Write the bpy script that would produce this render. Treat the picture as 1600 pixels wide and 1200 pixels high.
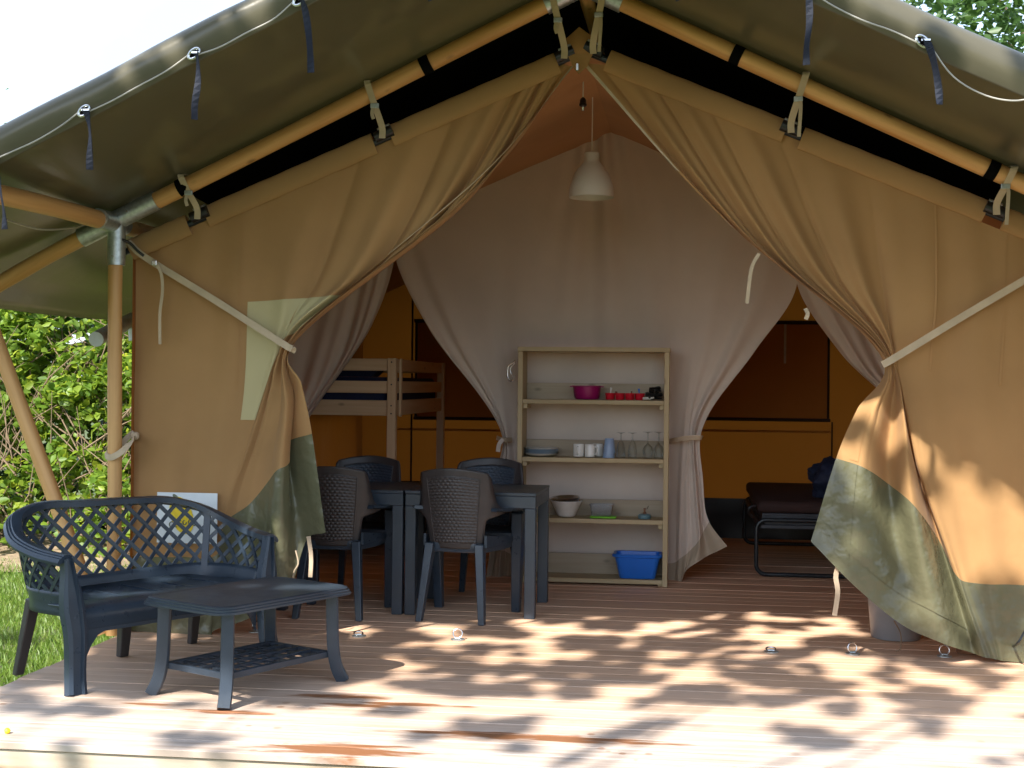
import bpy, bmesh, math, random
import numpy as np
from mathutils import Vector, Matrix, noise as mnoise
for o in list(bpy.data.objects): bpy.data.objects.remove(o)
scene = bpy.context.scene
C = scene.collection
rnd = random.Random(7); rng = np.random.default_rng(7)
R = math.radians

# ---------------------------------------------------------------- camera
cam = bpy.data.cameras.new('camera'); camo = bpy.data.objects.new('camera', cam); C.objects.link(camo)
cam.sensor_width = 36; cam.lens = 47.25; cam.clip_end = 500; cam.clip_start = .05
camo.matrix_world = (Matrix.Translation((.532, -6.99, 1.37)) @ Matrix.Rotation(R(7.3), 4, 'Z')
                     @ Matrix.Rotation(R(90), 4, 'X') @ Matrix.Rotation(.0105, 4, 'Z'))
scene.camera = camo
scene.render.resolution_x, scene.render.resolution_y = 1024, 768

# ---------------------------------------------------------------- sky, sun, exposure
SUN = Vector((-.46, -1., 1.07)).normalized()
world = bpy.data.worlds.new('World'); scene.world = world; world.use_nodes = True
nt = world.node_tree; nt.nodes.clear()
wo = nt.nodes.new('ShaderNodeOutputWorld'); bg = nt.nodes.new('ShaderNodeBackground'); bg.inputs[1].default_value = .14
sky = nt.nodes.new('ShaderNodeTexSky'); sky.sky_type = 'NISHITA'; sky.sun_disc = False
sky.sun_elevation = math.asin(SUN.z); sky.sun_rotation = math.atan2(SUN.x, SUN.y) % (2*math.pi)
tc = nt.nodes.new('ShaderNodeTexCoord'); cn = nt.nodes.new('ShaderNodeTexNoise')
cn.inputs['Scale'].default_value = 2.3; cn.inputs['Detail'].default_value = 7; cn.inputs['Roughness'].default_value = .55
cr = nt.nodes.new('ShaderNodeValToRGB'); cr.color_ramp.elements[0].position = .40; cr.color_ramp.elements[1].position = .60
cr.color_ramp.elements[0].color = (.6, .6, .6, 1)
mx = nt.nodes.new('ShaderNodeMix'); mx.data_type = 'RGBA'
mx.inputs[7].default_value = (1.28, 1.5, 1.85, 1)
nt.links.new(tc.outputs['Generated'], cn.inputs['Vector']); nt.links.new(cn.outputs['Fac'], cr.inputs[0])
nt.links.new(cr.outputs[0], mx.inputs[0]); nt.links.new(sky.outputs[0], mx.inputs[6])
nt.links.new(mx.outputs[2], bg.inputs[0]); nt.links.new(bg.outputs[0], wo.inputs[0])
sl = bpy.data.lights.new('sun', 'SUN'); sl.energy = 2.0; sl.angle = R(.53); sl.color = (1, .95, .87)
so = bpy.data.objects.new('sun', sl); C.objects.link(so); so.rotation_euler = (-SUN).to_track_quat('-Z', 'Y').to_euler()
vs = scene.view_settings; vs.view_transform = 'Standard'; vs.look = 'None'; vs.gamma = 1; vs.exposure = 2.46
try: vs.use_curve_mapping = False
except Exception: pass
scene.cycles.max_bounces = 9; scene.cycles.diffuse_bounces = 6; scene.cycles.glossy_bounces = 3; scene.cycles.transmission_bounces = 6; scene.cycles.transparent_max_bounces = 4
scene.cycles.caustics_reflective = False; scene.cycles.caustics_refractive = False

# ---------------------------------------------------------------- materials
def lk(t, a, b): t.links.new(a, b)
def newmat(name):
    m = bpy.data.materials.new(name); m.use_nodes = True
    t = m.node_tree; b = t.nodes['Principled BSDF']; return m, t, b
def noise_node(t, scale, detail=4, coord='Object', vec_scale=None, rough=.55):
    tcn = t.nodes.new('ShaderNodeTexCoord'); n = t.nodes.new('ShaderNodeTexNoise')
    n.inputs['Scale'].default_value = scale; n.inputs['Detail'].default_value = detail; n.inputs['Roughness'].default_value = rough
    src = tcn.outputs[coord]
    if vec_scale:
        mp = t.nodes.new('ShaderNodeMapping'); mp.inputs['Scale'].default_value = vec_scale
        lk(t, src, mp.inputs['Vector']); src = mp.outputs[0]
    lk(t, src, n.inputs['Vector']); return n
def ramp(t, src, stops):
    r = t.nodes.new('ShaderNodeValToRGB'); e = r.color_ramp.elements
    while len(e) < len(stops): e.new(.5)
    for i, (p, c) in enumerate(stops):
        e[i].position = p; e[i].color = (*c, 1) if len(c) == 3 else c
    lk(t, src, r.inputs[0]); return r
def mul(c, k): return tuple(min(1, x*k) for x in c)
def add_bump(t, b, src, strength, dist=.01):
    bp = t.nodes.new('ShaderNodeBump'); bp.inputs['Strength'].default_value = strength; bp.inputs['Distance'].default_value = dist
    lk(t, src, bp.inputs['Height']); lk(t, bp.outputs[0], b.inputs['Normal']); return bp
def simple(name, col, rough=.5, metal=0, var=.12, nscale=9, bump=0, bscale=60, coat=0, spec=.5, trans=0, ior=1.45):
    m, t, b = newmat(name)
    n = noise_node(t, nscale)
    r = ramp(t, n.outputs['Fac'], [(.3, mul(col, 1-var)), (.7, mul(col, 1+var))])
    lk(t, r.outputs[0], b.inputs['Base Color'])
    b.inputs['Metallic'].default_value = metal
    rr = t.nodes.new('ShaderNodeMapRange'); rr.inputs[3].default_value = max(0, rough-.08); rr.inputs[4].default_value = min(1, rough+.08)
    n2 = noise_node(t, nscale*2.3); lk(t, n2.outputs['Fac'], rr.inputs[0]); lk(t, rr.outputs[0], b.inputs['Roughness'])
    b.inputs['Coat Weight'].default_value = coat; b.inputs['Specular IOR Level'].default_value = spec
    b.inputs['Transmission Weight'].default_value = trans; b.inputs['IOR'].default_value = ior
    if bump:
        n3 = noise_node(t, bscale); add_bump(t, b, n3.outputs['Fac'], bump, .004)
    return m
def canvas(name, col, tcol, tw, rough=.85, bump=.25, var=.07, ck=.25):
    m, t, b = newmat(name)
    n = noise_node(t, 1.6, 5)
    n2 = noise_node(t, 14, 2)
    r = ramp(t, n.outputs['Fac'], [(.3, mul(col, 1-var)), (.7, mul(col, 1+var))])
    lk(t, r.outputs[0], b.inputs['Base Color']); b.inputs['Roughness'].default_value = rough
    b.inputs['Sheen Weight'].default_value = .08; b.inputs['Specular IOR Level'].default_value = .25
    ad = t.nodes.new('ShaderNodeMath'); ad.operation = 'ADD'
    n4 = noise_node(t, 4.0, 2); lk(t, n4.outputs['Fac'], ad.inputs[0])
    ml = t.nodes.new('ShaderNodeMath'); ml.operation = 'MULTIPLY'; ml.inputs[1].default_value = ck
    lk(t, n2.outputs['Fac'], ml.inputs[0]); lk(t, ml.outputs[0], ad.inputs[1])
    add_bump(t, b, ad.outputs[0], bump, .03)
    tr = t.nodes.new('ShaderNodeBsdfTranslucent'); tr.inputs[0].default_value = (*tcol, 1)
    ms = t.nodes.new('ShaderNodeMixShader'); ms.inputs[0].default_value = tw
    out = [x for x in t.nodes if x.type == 'OUTPUT_MATERIAL'][0]
    lk(t, b.outputs[0], ms.inputs[1]); lk(t, tr.outputs[0], ms.inputs[2]); lk(t, ms.outputs[0], out.inputs[0])
    return m
def wood(name, c1, c2, axis=0, rough=.6, knots=.5, scale=1., coat=0, island=True):
    m, t, b = newmat(name)
    vsc = [22*scale, 22*scale, 22*scale]; vsc[axis] = 1.3*scale
    tcn = t.nodes.new('ShaderNodeTexCoord'); oi = t.nodes.new('ShaderNodeObjectInfo')
    off = t.nodes.new('ShaderNodeVectorMath'); off.operation = 'SCALE'; off.inputs[0].default_value = (37, 53, 71)
    lk(t, oi.outputs['Random'], off.inputs['Scale'])
    av = t.nodes.new('ShaderNodeVectorMath'); lk(t, tcn.outputs['Object'], av.inputs[0]); lk(t, off.outputs[0], av.inputs[1])
    mp = t.nodes.new('ShaderNodeMapping'); mp.inputs['Scale'].default_value = vsc; lk(t, av.outputs[0], mp.inputs['Vector'])
    n = t.nodes.new('ShaderNodeTexNoise'); n.inputs['Scale'].default_value = 1.; n.inputs['Detail'].default_value = 6
    n.inputs['Distortion'].default_value = .6; lk(t, mp.outputs[0], n.inputs['Vector'])
    r = ramp(t, n.outputs['Fac'], [(.3, c2), (.68, c1)])
    # knots
    mp2 = t.nodes.new('ShaderNodeMapping'); v2 = [9, 9, 9]; v2[axis] = 4.5; mp2.inputs['Scale'].default_value = v2
    lk(t, av.outputs[0], mp2.inputs['Vector'])
    vo = t.nodes.new('ShaderNodeTexVoronoi'); vo.inputs['Scale'].default_value = 1; lk(t, mp2.outputs[0], vo.inputs['Vector'])
    kr = ramp(t, vo.outputs['Distance'], [(.05, (knots,)*3), (.16, (0, 0, 0))])
    mk = t.nodes.new('ShaderNodeMix'); mk.data_type = 'RGBA'; mk.inputs[7].default_value = (*mul(c2, .35), 1)
    lk(t, kr.outputs[0], mk.inputs[0]); lk(t, r.outputs[0], mk.inputs[6])
    hs = t.nodes.new('ShaderNodeHueSaturation'); mr = t.nodes.new('ShaderNodeMapRange'); mr.inputs[3].default_value = .86; mr.inputs[4].default_value = 1.12
    lk(t, oi.outputs['Random'], mr.inputs[0]); lk(t, mr.outputs[0], hs.inputs['Value']); lk(t, mk.outputs[2], hs.inputs['Color'])
    lk(t, hs.outputs[0], b.inputs['Base Color']); b.inputs['Roughness'].default_value = rough; b.inputs['Coat Weight'].default_value = coat
    add_bump(t, b, n.outputs['Fac'], .25, .003)
    m['hs'] = 0
    return m

MAT = {}
MAT['canvas'] = canvas('tan_canvas', (.44, .255, .110), (.55, .29, .09), .24, var=.12)
MAT['beige'] = canvas('beige_canvas', (.71, .615, .535), (.58, .47, .38), .2)
MAT['beigepvc'] = canvas('beige_coated_canvas', (.42, .34, .25), (.4, .3, .2), .06, rough=.4)
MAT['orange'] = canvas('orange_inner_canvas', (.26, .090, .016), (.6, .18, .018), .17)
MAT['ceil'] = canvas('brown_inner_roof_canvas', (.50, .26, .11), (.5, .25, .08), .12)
MAT['cream'] = canvas('cream_window_flap', (.55, .47, .26), (.5, .42, .22), .15)
MAT['webbing'] = simple('beige_webbing', (.5, .39, .27), .8, bump=.3, bscale=300)
MAT['olive'] = canvas('olive_coated_fabric', (.118, .115, .066), (.1, .1, .05), .04, rough=.25, bump=1.0)
MAT['fly'] = canvas('olive_roof_tarpaulin', (.132, .12, .082), (.24, .22, .12), .25, rough=.25, bump=.12)
for k, rg, sp in (('olive', .34, .5), ('fly', .27, .5)):
    b_ = MAT[k].node_tree.nodes['Principled BSDF']; b_.inputs['Specular IOR Level'].default_value = sp; b_.inputs['Sheen Weight'].default_value = 0
MAT['black'] = simple('black_liner_fabric', (.004, .004, .004), .95, spec=.05)
MAT['blackgs'] = simple('black_groundsheet', (.012, .012, .013), .45)
MAT['pole'] = wood('round_pine_pole', (.66, .38, .15), (.46, .22, .07), axis=2, rough=.5, knots=.7, scale=.8)
MAT['pine'] = wood('pine_bed_wood', (.70, .52, .33), (.60, .40, .23), axis=0, rough=.55, knots=.8, scale=.8)
MAT['pinez'] = wood('pine_bed_wood_upright', (.70, .52, .33), (.60, .40, .23), axis=2, rough=.55, knots=.8, scale=.8)
MAT['shelfw'] = wood('treated_shelf_wood', (.46, .37, .22), (.37, .28, .15), axis=0, rough=.65, knots=.6)
MAT['shelfz'] = wood('treated_shelf_wood_upright', (.46, .37, .22), (.37, .28, .15), axis=2, rough=.65, knots=.6)
MAT['shelfb'] = wood('grey_green_shelf_back', (.40, .33, .24), (.32, .25, .17), axis=0, rough=.7, knots=.6)
MAT['galv'] = simple('galvanised_steel', (.50, .53, .53), .42, .85, var=.22, nscale=45)
MAT['steel'] = simple('bright_steel', (.7, .7, .7), .25, 1)
MAT['navy'] = simple('navy_webbing', (.006, .009, .02), .75, bump=.3, bscale=300)
MAT['cord'] = simple('clear_cord', (.40, .38, .34), .35)
MAT['plastic'] = simple('anthracite_plastic', (.028, .042, .062), .30, var=.1, bump=.12, bscale=260)
MAT['plastic2'] = simple('anthracite_table_plastic', (.031, .043, .060), .33, var=.12, bump=.15, bscale=200)
MAT['rattan'] = simple('anthracite_rattan_plastic', (.044, .039, .039), .42, var=.15)
MAT['white'] = simple('white_plastic', (.75, .74, .71), .35)
MAT['lampw'] = canvas('white_lamp_plastic', (.78, .76, .72), (.75, .72, .66), .3, rough=.35, bump=0)
MAT['blackpl'] = simple('black_plastic', (.01, .01, .011), .3)
MAT['mattress'] = simple('navy_mattress_cover', (.012, .018, .055), .9, bump=.3, bscale=40)
MAT['brownm'] = simple('dark_brown_mattress', (.035, .016, .014), .85)
MAT['slate'] = simple('slate_metal_panel', (.03, .036, .048), .5)
MAT['tube'] = simple('black_steel_tube', (.022, .028, .034), .3, .3)
MAT['ceramic'] = simple('white_ceramic', (.68, .67, .64), .2, coat=.3, var=.04)
MAT['bluec'] = simple('pale_blue_melamine', (.25, .34, .5), .3, var=.05)
MAT['plateb'] = simple('grey_blue_plate', (.3, .40, .5), .25, var=.05)
MAT['magenta'] = simple('magenta_plastic', (.24, .006, .09), .35, var=.08)
MAT['red'] = simple('red_plastic', (.55, .012, .03), .35, var=.08)
MAT['tub'] = simple('blue_tub_plastic', (.02, .15, .60), .35, var=.05)
MAT['green'] = simple('lime_green_plastic', (.16, .5, .03), .35)
MAT['bin'] = simple('mauve_grey_plastic', (.25, .245, .255), .42, var=.05)
MAT['burner'] = simple('blue_grey_gas_can', (.14, .25, .3), .35, .2)
MAT['glass'] = simple('clear_glass', (.95, .96, .96), .03, var=.01, trans=1.0)
def thin_glass(name, tint, refl):
    m, t, b = newmat(name); tr = t.nodes.new('ShaderNodeBsdfTransparent'); tr.inputs[0].default_value = (*tint, 1)
    gl = t.nodes.new('ShaderNodeBsdfGlossy'); gl.inputs['Roughness'].default_value = .06
    lw = t.nodes.new('ShaderNodeLayerWeight'); lw.inputs[0].default_value = refl; ms = t.nodes.new('ShaderNodeMixShader')
    out = [x for x in t.nodes if x.type == 'OUTPUT_MATERIAL'][0]
    lk(t, lw.outputs['Facing'], ms.inputs[0]); lk(t, tr.outputs[0], ms.inputs[1]); lk(t, gl.outputs[0], ms.inputs[2]); lk(t, ms.outputs[0], out.inputs[0]); return m
MAT['glass'] = thin_glass('clear_glass', (.93, .95, .95), .35)
MAT['clearpl'] = simple('clear_plastic', (.85, .88, .9), .2, var=.02, trans=.8, ior=1.2)
MAT['poster'] = simple('white_vinyl_print', (.66, .70, .74), .4, var=.05)
MAT['lemon'] = simple('yellow_print', (.75, .55, .02), .45, var=.15, nscale=40)
MAT['inkgrey'] = simple('grey_green_print', (.13, .15, .10), .5, var=.3, nscale=60)
MAT['pipe'] = simple('pale_grey_pipe', (.62, .66, .70), .3)
MAT['jacket'] = simple('navy_jacket_fabric', (.010, .016, .045), .8, bump=.5, bscale=25)
MAT['bark'] = simple('tree_bark', (.10, .075, .05), .9, var=.35, nscale=14, bump=.8, bscale=20)
MAT['twig'] = simple('dry_twig', (.20, .14, .09), .85, var=.3)
MAT['stone'] = simple('brown_wood_block', (.20, .09, .045), .8, var=.3)
MAT['mesh'] = canvas('brown_mosquito_mesh', (.46, .17, .035), (.5, .16, .02), .05)
def leafmat(name, cols, tw=.38, rough=.45):
    m, t, b = newmat(name)
    g = t.nodes.new('ShaderNodeNewGeometry')
    r = ramp(t, g.outputs['Random Per Island'], [(i/(len(cols)-1), c) for i, c in enumerate(cols)])
    lk(t, r.outputs[0], b.inputs['Base Color']); b.inputs['Roughness'].default_value = rough
    tr = t.nodes.new('ShaderNodeBsdfTranslucent'); hs = t.nodes.new('ShaderNodeHueSaturation')
    hs.inputs['Hue'].default_value = .485; hs.inputs['Value'].default_value = 1.7; lk(t, r.outputs[0], hs.inputs['Color'])
    lk(t, hs.outputs[0], tr.inputs[0])
    ms = t.nodes.new('ShaderNodeMixShader'); ms.inputs[0].default_value = tw
    out = [x for x in t.nodes if x.type == 'OUTPUT_MATERIAL'][0]
    lk(t, b.outputs[0], ms.inputs[1]); lk(t, tr.outputs[0], ms.inputs[2]); lk(t, ms.outputs[0], out.inputs[0]); return m
MAT['hedge'] = leafmat('hedge_leaf', [(.07, .14, .018), (.18, .29, .03), (.10, .2, .025), (.32, .39, .035), (.15, .26, .05), (.24, .34, .035)], tw=.5)
MAT['treeleaf'] = leafmat('tree_leaf', [(.035, .085, .015), (.06, .13, .03), (.05, .11, .02)])
MAT['grass'] = leafmat('grass_blade', [(.10, .19, .025), (.16, .27, .04), (.22, .29, .07), (.13, .23, .03)], tw=.4)
# deck boards: larch, bleached towards the weathered front, with wet stains
def deckmat():
    m = wood('larch_deck_board', (.75, .51, .36), (.63, .39, .24), axis=0, rough=.55, knots=.35)
    t = m.node_tree; b = t.nodes['Principled BSDF']
    src = b.inputs['Base Color'].links[0].from_socket
    g = t.nodes.new('ShaderNodeNewGeometry'); sp = t.nodes.new('ShaderNodeSeparateXYZ'); lk(t, g.outputs['Position'], sp.inputs[0])
    nz = t.nodes.new('ShaderNodeTexNoise'); nz.inputs['Scale'].default_value = 1.6; nz.inputs['Detail'].default_value = 6
    mpn = t.nodes.new('ShaderNodeMapping'); mpn.inputs['Scale'].default_value = (.8, 2.2, 1); lk(t, g.outputs['Position'], mpn.inputs[0]); lk(t, mpn.outputs[0], nz.inputs['Vector'])
    def math_(op, a, b_, c=None):
        n = t.nodes.new('ShaderNodeMath'); n.operation = op
        for i, x in enumerate([a, b_, c]):
            if x is None: continue
            if isinstance(x, (int, float)): n.inputs[i].default_value = x
            else: lk(t, x, n.inputs[i])
        return n.outputs[0]
    # weathering: rain-exposed front of the deck (beyond the roof overhang) is bleached grey-white
    yy = math_('MULTIPLY_ADD', nz.outputs['Fac'], 1.3, sp.outputs['Y'])
    wr = t.nodes.new('ShaderNodeMapRange'); wr.inputs[1].default_value = .05; wr.inputs[2].default_value = -1.3; wr.inputs[3].default_value = 0; wr.inputs[4].default_value = .8
    lk(t, yy, wr.inputs[0])
    mixw = t.nodes.new('ShaderNodeMix'); mixw.data_type = 'RGBA'; gn = t.nodes.new('ShaderNodeTexNoise'); gn.inputs['Scale'].default_value = 1; gn.inputs['Detail'].default_value = 6; gm = t.nodes.new('ShaderNodeMapping'); gm.inputs['Scale'].default_value = (2.2, 34, 1)
    lk(t, g.outputs['Position'], gm.inputs[0]); lk(t, gm.outputs[0], gn.inputs['Vector']); gr_ = ramp(t, gn.outputs['Fac'], [(.3, (.31, .255, .21)), (.5, (.45, .40, .355)), (.7, (.53, .48, .44))]); lk(t, gr_.outputs[0], mixw.inputs[7])
    lk(t, wr.outputs[0], mixw.inputs[0]); lk(t, src, mixw.inputs[6])
    cur = mixw.outputs[2]
    # damp stains (x, y, half length, half width, strength)
    nn = t.nodes.new('ShaderNodeTexNoise'); nn.inputs['Scale'].default_value = 9; nn.inputs['Detail'].default_value = 5
    mp2 = t.nodes.new('ShaderNodeMapping'); mp2.inputs['Scale'].default_value = (.55, 3.2, 1); lk(t, g.outputs['Position'], mp2.inputs[0]); lk(t, mp2.outputs[0], nn.inputs['Vector'])
    stain = None
    for (x, y, a, b2) in STAINS:
        dx = math_('DIVIDE', math_('SUBTRACT', sp.outputs['X'], x), a); dy = math_('DIVIDE', math_('SUBTRACT', sp.outputs['Y'], y), b2)
        d = math_('SQRT', math_('ADD', math_('MULTIPLY', dx, dx), math_('MULTIPLY', dy, dy)), 0)
        d = math_('ADD', d, math_('MULTIPLY', math_('SUBTRACT', nn.outputs['Fac'], .5), 3.0))
        s = math_('SUBTRACT', 1.25, d); s = math_('MULTIPLY', s, 2.); 
        cl = t.nodes.new('ShaderNodeClamp'); lk(t, s, cl.inputs[0])
        stain = cl.outputs[0] if stain is None else math_('MAXIMUM', stain, cl.outputs[0])
    # small rain-drop marks near the front edge
    vo = t.nodes.new('ShaderNodeTexVoronoi'); vo.inputs['Scale'].default_value = 11; lk(t, g.outputs['Position'], vo.inputs['Vector'])
    dr = t.nodes.new('ShaderNodeMapRange'); dr.inputs[1].default_value = .22; dr.inputs[2].default_value = .16; dr.inputs[3].default_value = 0; dr.inputs[4].default_value = .6; lk(t, vo.outputs['Distance'], dr.inputs[0])
    big = t.nodes.new('ShaderNodeTexNoise'); big.inputs['Scale'].default_value = 1.1; lk(t, g.outputs['Position'], big.inputs['Vector'])
    bm_ = t.nodes.new('ShaderNodeMapRange'); bm_.inputs[1].default_value = .5; bm_.inputs[2].default_value = .6; lk(t, big.outputs['Fac'], bm_.inputs[0])
    yf = t.nodes.new('ShaderNodeMapRange'); yf.inputs[1].default_value = -1.2; yf.inputs[2].default_value = -1.5; lk(t, sp.outputs['Y'], yf.inputs[0])
    drops = math_('MULTIPLY', math_('MULTIPLY', dr.outputs[0], bm_.outputs[0]), yf.outputs[0])
    stain = math_('MAXIMUM', math_('MULTIPLY', stain, .95), drops)
    mxs = t.nodes.new('ShaderNodeMix'); mxs.data_type = 'RGBA'; mxs.inputs[7].default_value = (.27, .11, .045, 1)
    lk(t, stain, mxs.inputs[0]); lk(t, cur, mxs.inputs[6]); lk(t, mxs.outputs[2], b.inputs['Base Color'])
    rr = t.nodes.new('ShaderNodeMapRange'); rr.inputs[3].default_value = .58; rr.inputs[4].default_value = .3; lk(t, stain, rr.inputs[0]); lk(t, rr.outputs[0], b.inputs['Roughness'])
    return m
STAINS = [(-.05, -1.80, .48, .048), (.1, -1.83, .30, .022), (-.72, -2.10, .27, .075), (-1.70, -1.545, .11, .022), (-1.32, -1.62, .2, .025), (-.95, -1.27, .22, .035), (-.6, -1.36, .2, .03), (-.85, -1.42, .12, .025)]
MAT['deck'] = deckmat()
MAT['fascia'] = wood('weathered_fascia', (.55, .46, .36), (.34, .24, .15), axis=0, rough=.7, knots=.6, scale=.7)

# ---------------------------------------------------------------- geometry helpers
def raw(name, verts, faces, mat, parent=None, smooth=False, loc=None, rot=None):
    me = bpy.data.meshes.new(name)
    if isinstance(verts, np.ndarray) and isinstance(faces, np.ndarray):
        me.vertices.add(len(verts)); me.vertices.foreach_set('co', verts.astype(np.float32).ravel())
        k = faces.shape[1]; me.loops.add(faces.size); me.loops.foreach_set('vertex_index', faces.astype(np.int32).ravel())
        me.polygons.add(len(faces)); me.polygons.foreach_set('loop_start', np.arange(0, faces.size, k, dtype=np.int32))
        me.polygons.foreach_set('loop_total', np.full(len(faces), k, dtype=np.int32)); me.update(calc_edges=True)
    else:
        me.from_pydata([tuple(v) for v in verts], [], [tuple(f) for f in faces]); me.update()
    if smooth: me.polygons.foreach_set('use_smooth', [True]*len(me.polygons))
    me.materials.append(MAT[mat])
    return link(name, me, parent, loc, rot)
def link(name, me, parent=None, loc=None, rot=None):
    o = bpy.data.objects.new(name, me); C.objects.link(o)
    if parent: o.parent = parent
    if loc is not None: o.location = loc
    if rot is not None: o.rotation_euler = rot
    return o
def empty(name, loc=(0, 0, 0), rz=0, label=None, cat=None, group=None, kind=None):
    o = bpy.data.objects.new(name, None); C.objects.link(o); o.empty_display_size = .1
    o.location = loc; o.rotation_euler = (0, 0, rz); return tag(o, label, cat, group, kind)
def tag(o, label=None, cat=None, group=None, kind=None):
    for k, v in (('label', label), ('category', cat), ('group', group), ('kind', kind)):
        if v: o[k] = v
    return o
def copy_tree(o, parent=None):
    c = o.copy(); C.objects.link(c); c.parent = parent
    for ch in list(o.children): copy_tree(ch, c)
    return c
class MB:
    def __init__(s): s.v = []; s.f = []
    def add(s, v, f):
        n = len(s.v); s.v += [tuple(x) for x in v]; s.f += [tuple(i+n for i in q) for q in f]; return s
    def box(s, x0, x1, y0, y1, z0, z1, b=0):
        return s.hexa([(x0,y0,z0),(x1,y0,z0),(x1,y1,z0),(x0,y1,z0),(x0,y0,z1),(x1,y0,z1),(x1,y1,z1),(x0,y1,z1)])
    def hexa(s, p): return s.add(p, [(0,3,2,1),(4,5,6,7),(0,1,5,4),(1,2,6,5),(2,3,7,6),(3,0,4,7)])
    def tube(s, path, r, n=10, caps=True, up=None):
        path = [Vector(p) for p in path]; rs = r if isinstance(r, (list, tuple)) else [r]*len(path)
        v = []; f = []; prev = None
        for i, p in enumerate(path):
            t = (path[min(i+1, len(path)-1)] - path[max(i-1, 0)]).normalized()
            if prev is None:
                a = Vector((0, 0, 1)) if abs(t.z) < .9 else Vector((1, 0, 0)); x = t.cross(a).normalized()
            else: x = (prev - t*prev.dot(t)).normalized()
            prev = x; y = t.cross(x)
            for k in range(n):
                an = 2*math.pi*k/n; v.append(p + (x*math.cos(an) + y*math.sin(an))*rs[i])
        for i in range(len(path)-1):
            for k in range(n): f.append((i*n+k, i*n+(k+1) % n, (i+1)*n+(k+1) % n, (i+1)*n+k))
        if caps: f.append(tuple(range(n))[::-1]); f.append(tuple((len(path)-1)*n+k for k in range(n)))
        return s.add(v, f)
    def sweep(s, path, sec, side, caps=True):
        """sec: list of (a, b); a along 'side' vector, b along the normal."""
        path = [Vector(p) for p in path]; n = len(sec); v = []; f = []
        for i, p in enumerate(path):
            t = (path[min(i+1, len(path)-1)] - path[max(i-1, 0)]).normalized()
            sd = Vector(side[i] if isinstance(side, list) else side); sd = (sd - t*sd.dot(t)).normalized(); nm = t.cross(sd)
            sc = sec[i] if isinstance(sec[0], list) else sec
            n = len(sc)
            for a, b in sc: v.append(p + sd*a + nm*b)
        for i in range(len(path)-1):
            for k in range(n): f.append((i*n+k, i*n+(k+1) % n, (i+1)*n+(k+1) % n, (i+1)*n+k))
        if caps: f.append(tuple(range(n))[::-1]); f.append(tuple((len(path)-1)*n+k for k in range(n)))
        return s.add(v, f)
    def lathe(s, prof, n=24, c=(0, 0, 0)):
        v = []; f = []
        for r, z in prof:
            for k in range(n):
                a = 2*math.pi*k/n; v.append((c[0]+r*math.cos(a), c[1]+r*math.sin(a), c[2]+z))
        for i in range(len(prof)-1):
            for k in range(n): f.append((i*n+k, i*n+(k+1) % n, (i+1)*n+(k+1) % n, (i+1)*n+k))
        return s.add(v, f)
    def build(s, name, mat, parent=None, smooth=False, bevel=0, seg=2, loc=None, rot=None, autosm=True):
        bm = bmesh.new(); vs_ = [bm.verts.new(v) for v in s.v]
        for q in s.f:
            try: bm.faces.new([vs_[i] for i in q])
            except ValueError: pass
        bmesh.ops.recalc_face_normals(bm, faces=bm.faces)
        if bevel: bmesh.ops.bevel(bm, geom=[e for e in bm.edges if e.is_manifold and e.calc_face_angle(0) > .5], offset=bevel, segments=seg, affect='EDGES', profile=.5)
        me = bpy.data.meshes.new(name); bm.to_mesh(me); bm.free()
        me.materials.append(MAT[mat])
        if smooth:
            me.polygons.foreach_set('use_smooth', [True]*len(me.polygons))
            try: me.set_sharp_from_angle(angle=R(40))
            except Exception: pass
        return link(name, me, parent, loc, rot)
def box(name, x0, x1, y0, y1, z0, z1, mat, parent=None, bevel=.003):
    """box with its own origin at its centre (so wood grain differs from piece to piece)"""
    c = ((x0+x1)/2, (y0+y1)/2, (z0+z1)/2)
    m = MB().box(x0-c[0], x1-c[0], y0-c[1], y1-c[1], z0-c[2], z1-c[2])
    return m.build(name, mat, parent, bevel=bevel, seg=1, loc=c)
def pole(name, p0, p1, r, mat, parent, r1=None, n=14):
    p0, p1 = Vector(p0), Vector(p1); L = (p1-p0).length; r1 = r1 or r
    N = 9; pts = []; rs = []
    for i in range(N):
        u = i/(N-1); pts.append((.004*math.sin(u*5+p0.x*3), .004*math.cos(u*4+p0.z*2), L*u)); rs.append((r+(r1-r)*u)*(1+.02*math.sin(u*13+p0.x)))
    o = MB().tube(pts, rs, n).build(name, mat, parent, smooth=True)
    o.location = p0; o.rotation_mode = 'QUATERNION'; o.rotation_quaternion = Vector((0, 0, 1)).rotation_difference(p1-p0)
    o.rotation_mode = 'XYZ'; return o
def hermite(ts, P, q):
    """ts (k), P (k, m), q (n): cubic through the knots"""
    ts = np.asarray(ts, float); P = np.asarray(P, float); q = np.asarray(q, float)
    k = len(ts); d = np.diff(P, axis=0)/np.diff(ts)[:, None]
    T = np.empty_like(P); T[0] = d[0]; T[-1] = d[-1]
    for i in range(1, k-1):
        h0, h1 = ts[i]-ts[i-1], ts[i+1]-ts[i]; T[i] = (d[i-1]*h1 + d[i]*h0)/(h0+h1)
    j = np.clip(np.searchsorted(ts, q, 'right')-1, 0, k-2); h = (ts[j+1]-ts[j]); u = ((q-ts[j])/h)[:, None]; h = h[:, None]
    return (2*u**3-3*u**2+1)*P[j] + (u**3-2*u**2+u)*h*T[j] + (-2*u**3+3*u**2)*P[j+1] + (u**3-u**2)*h*T[j+1]
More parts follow.
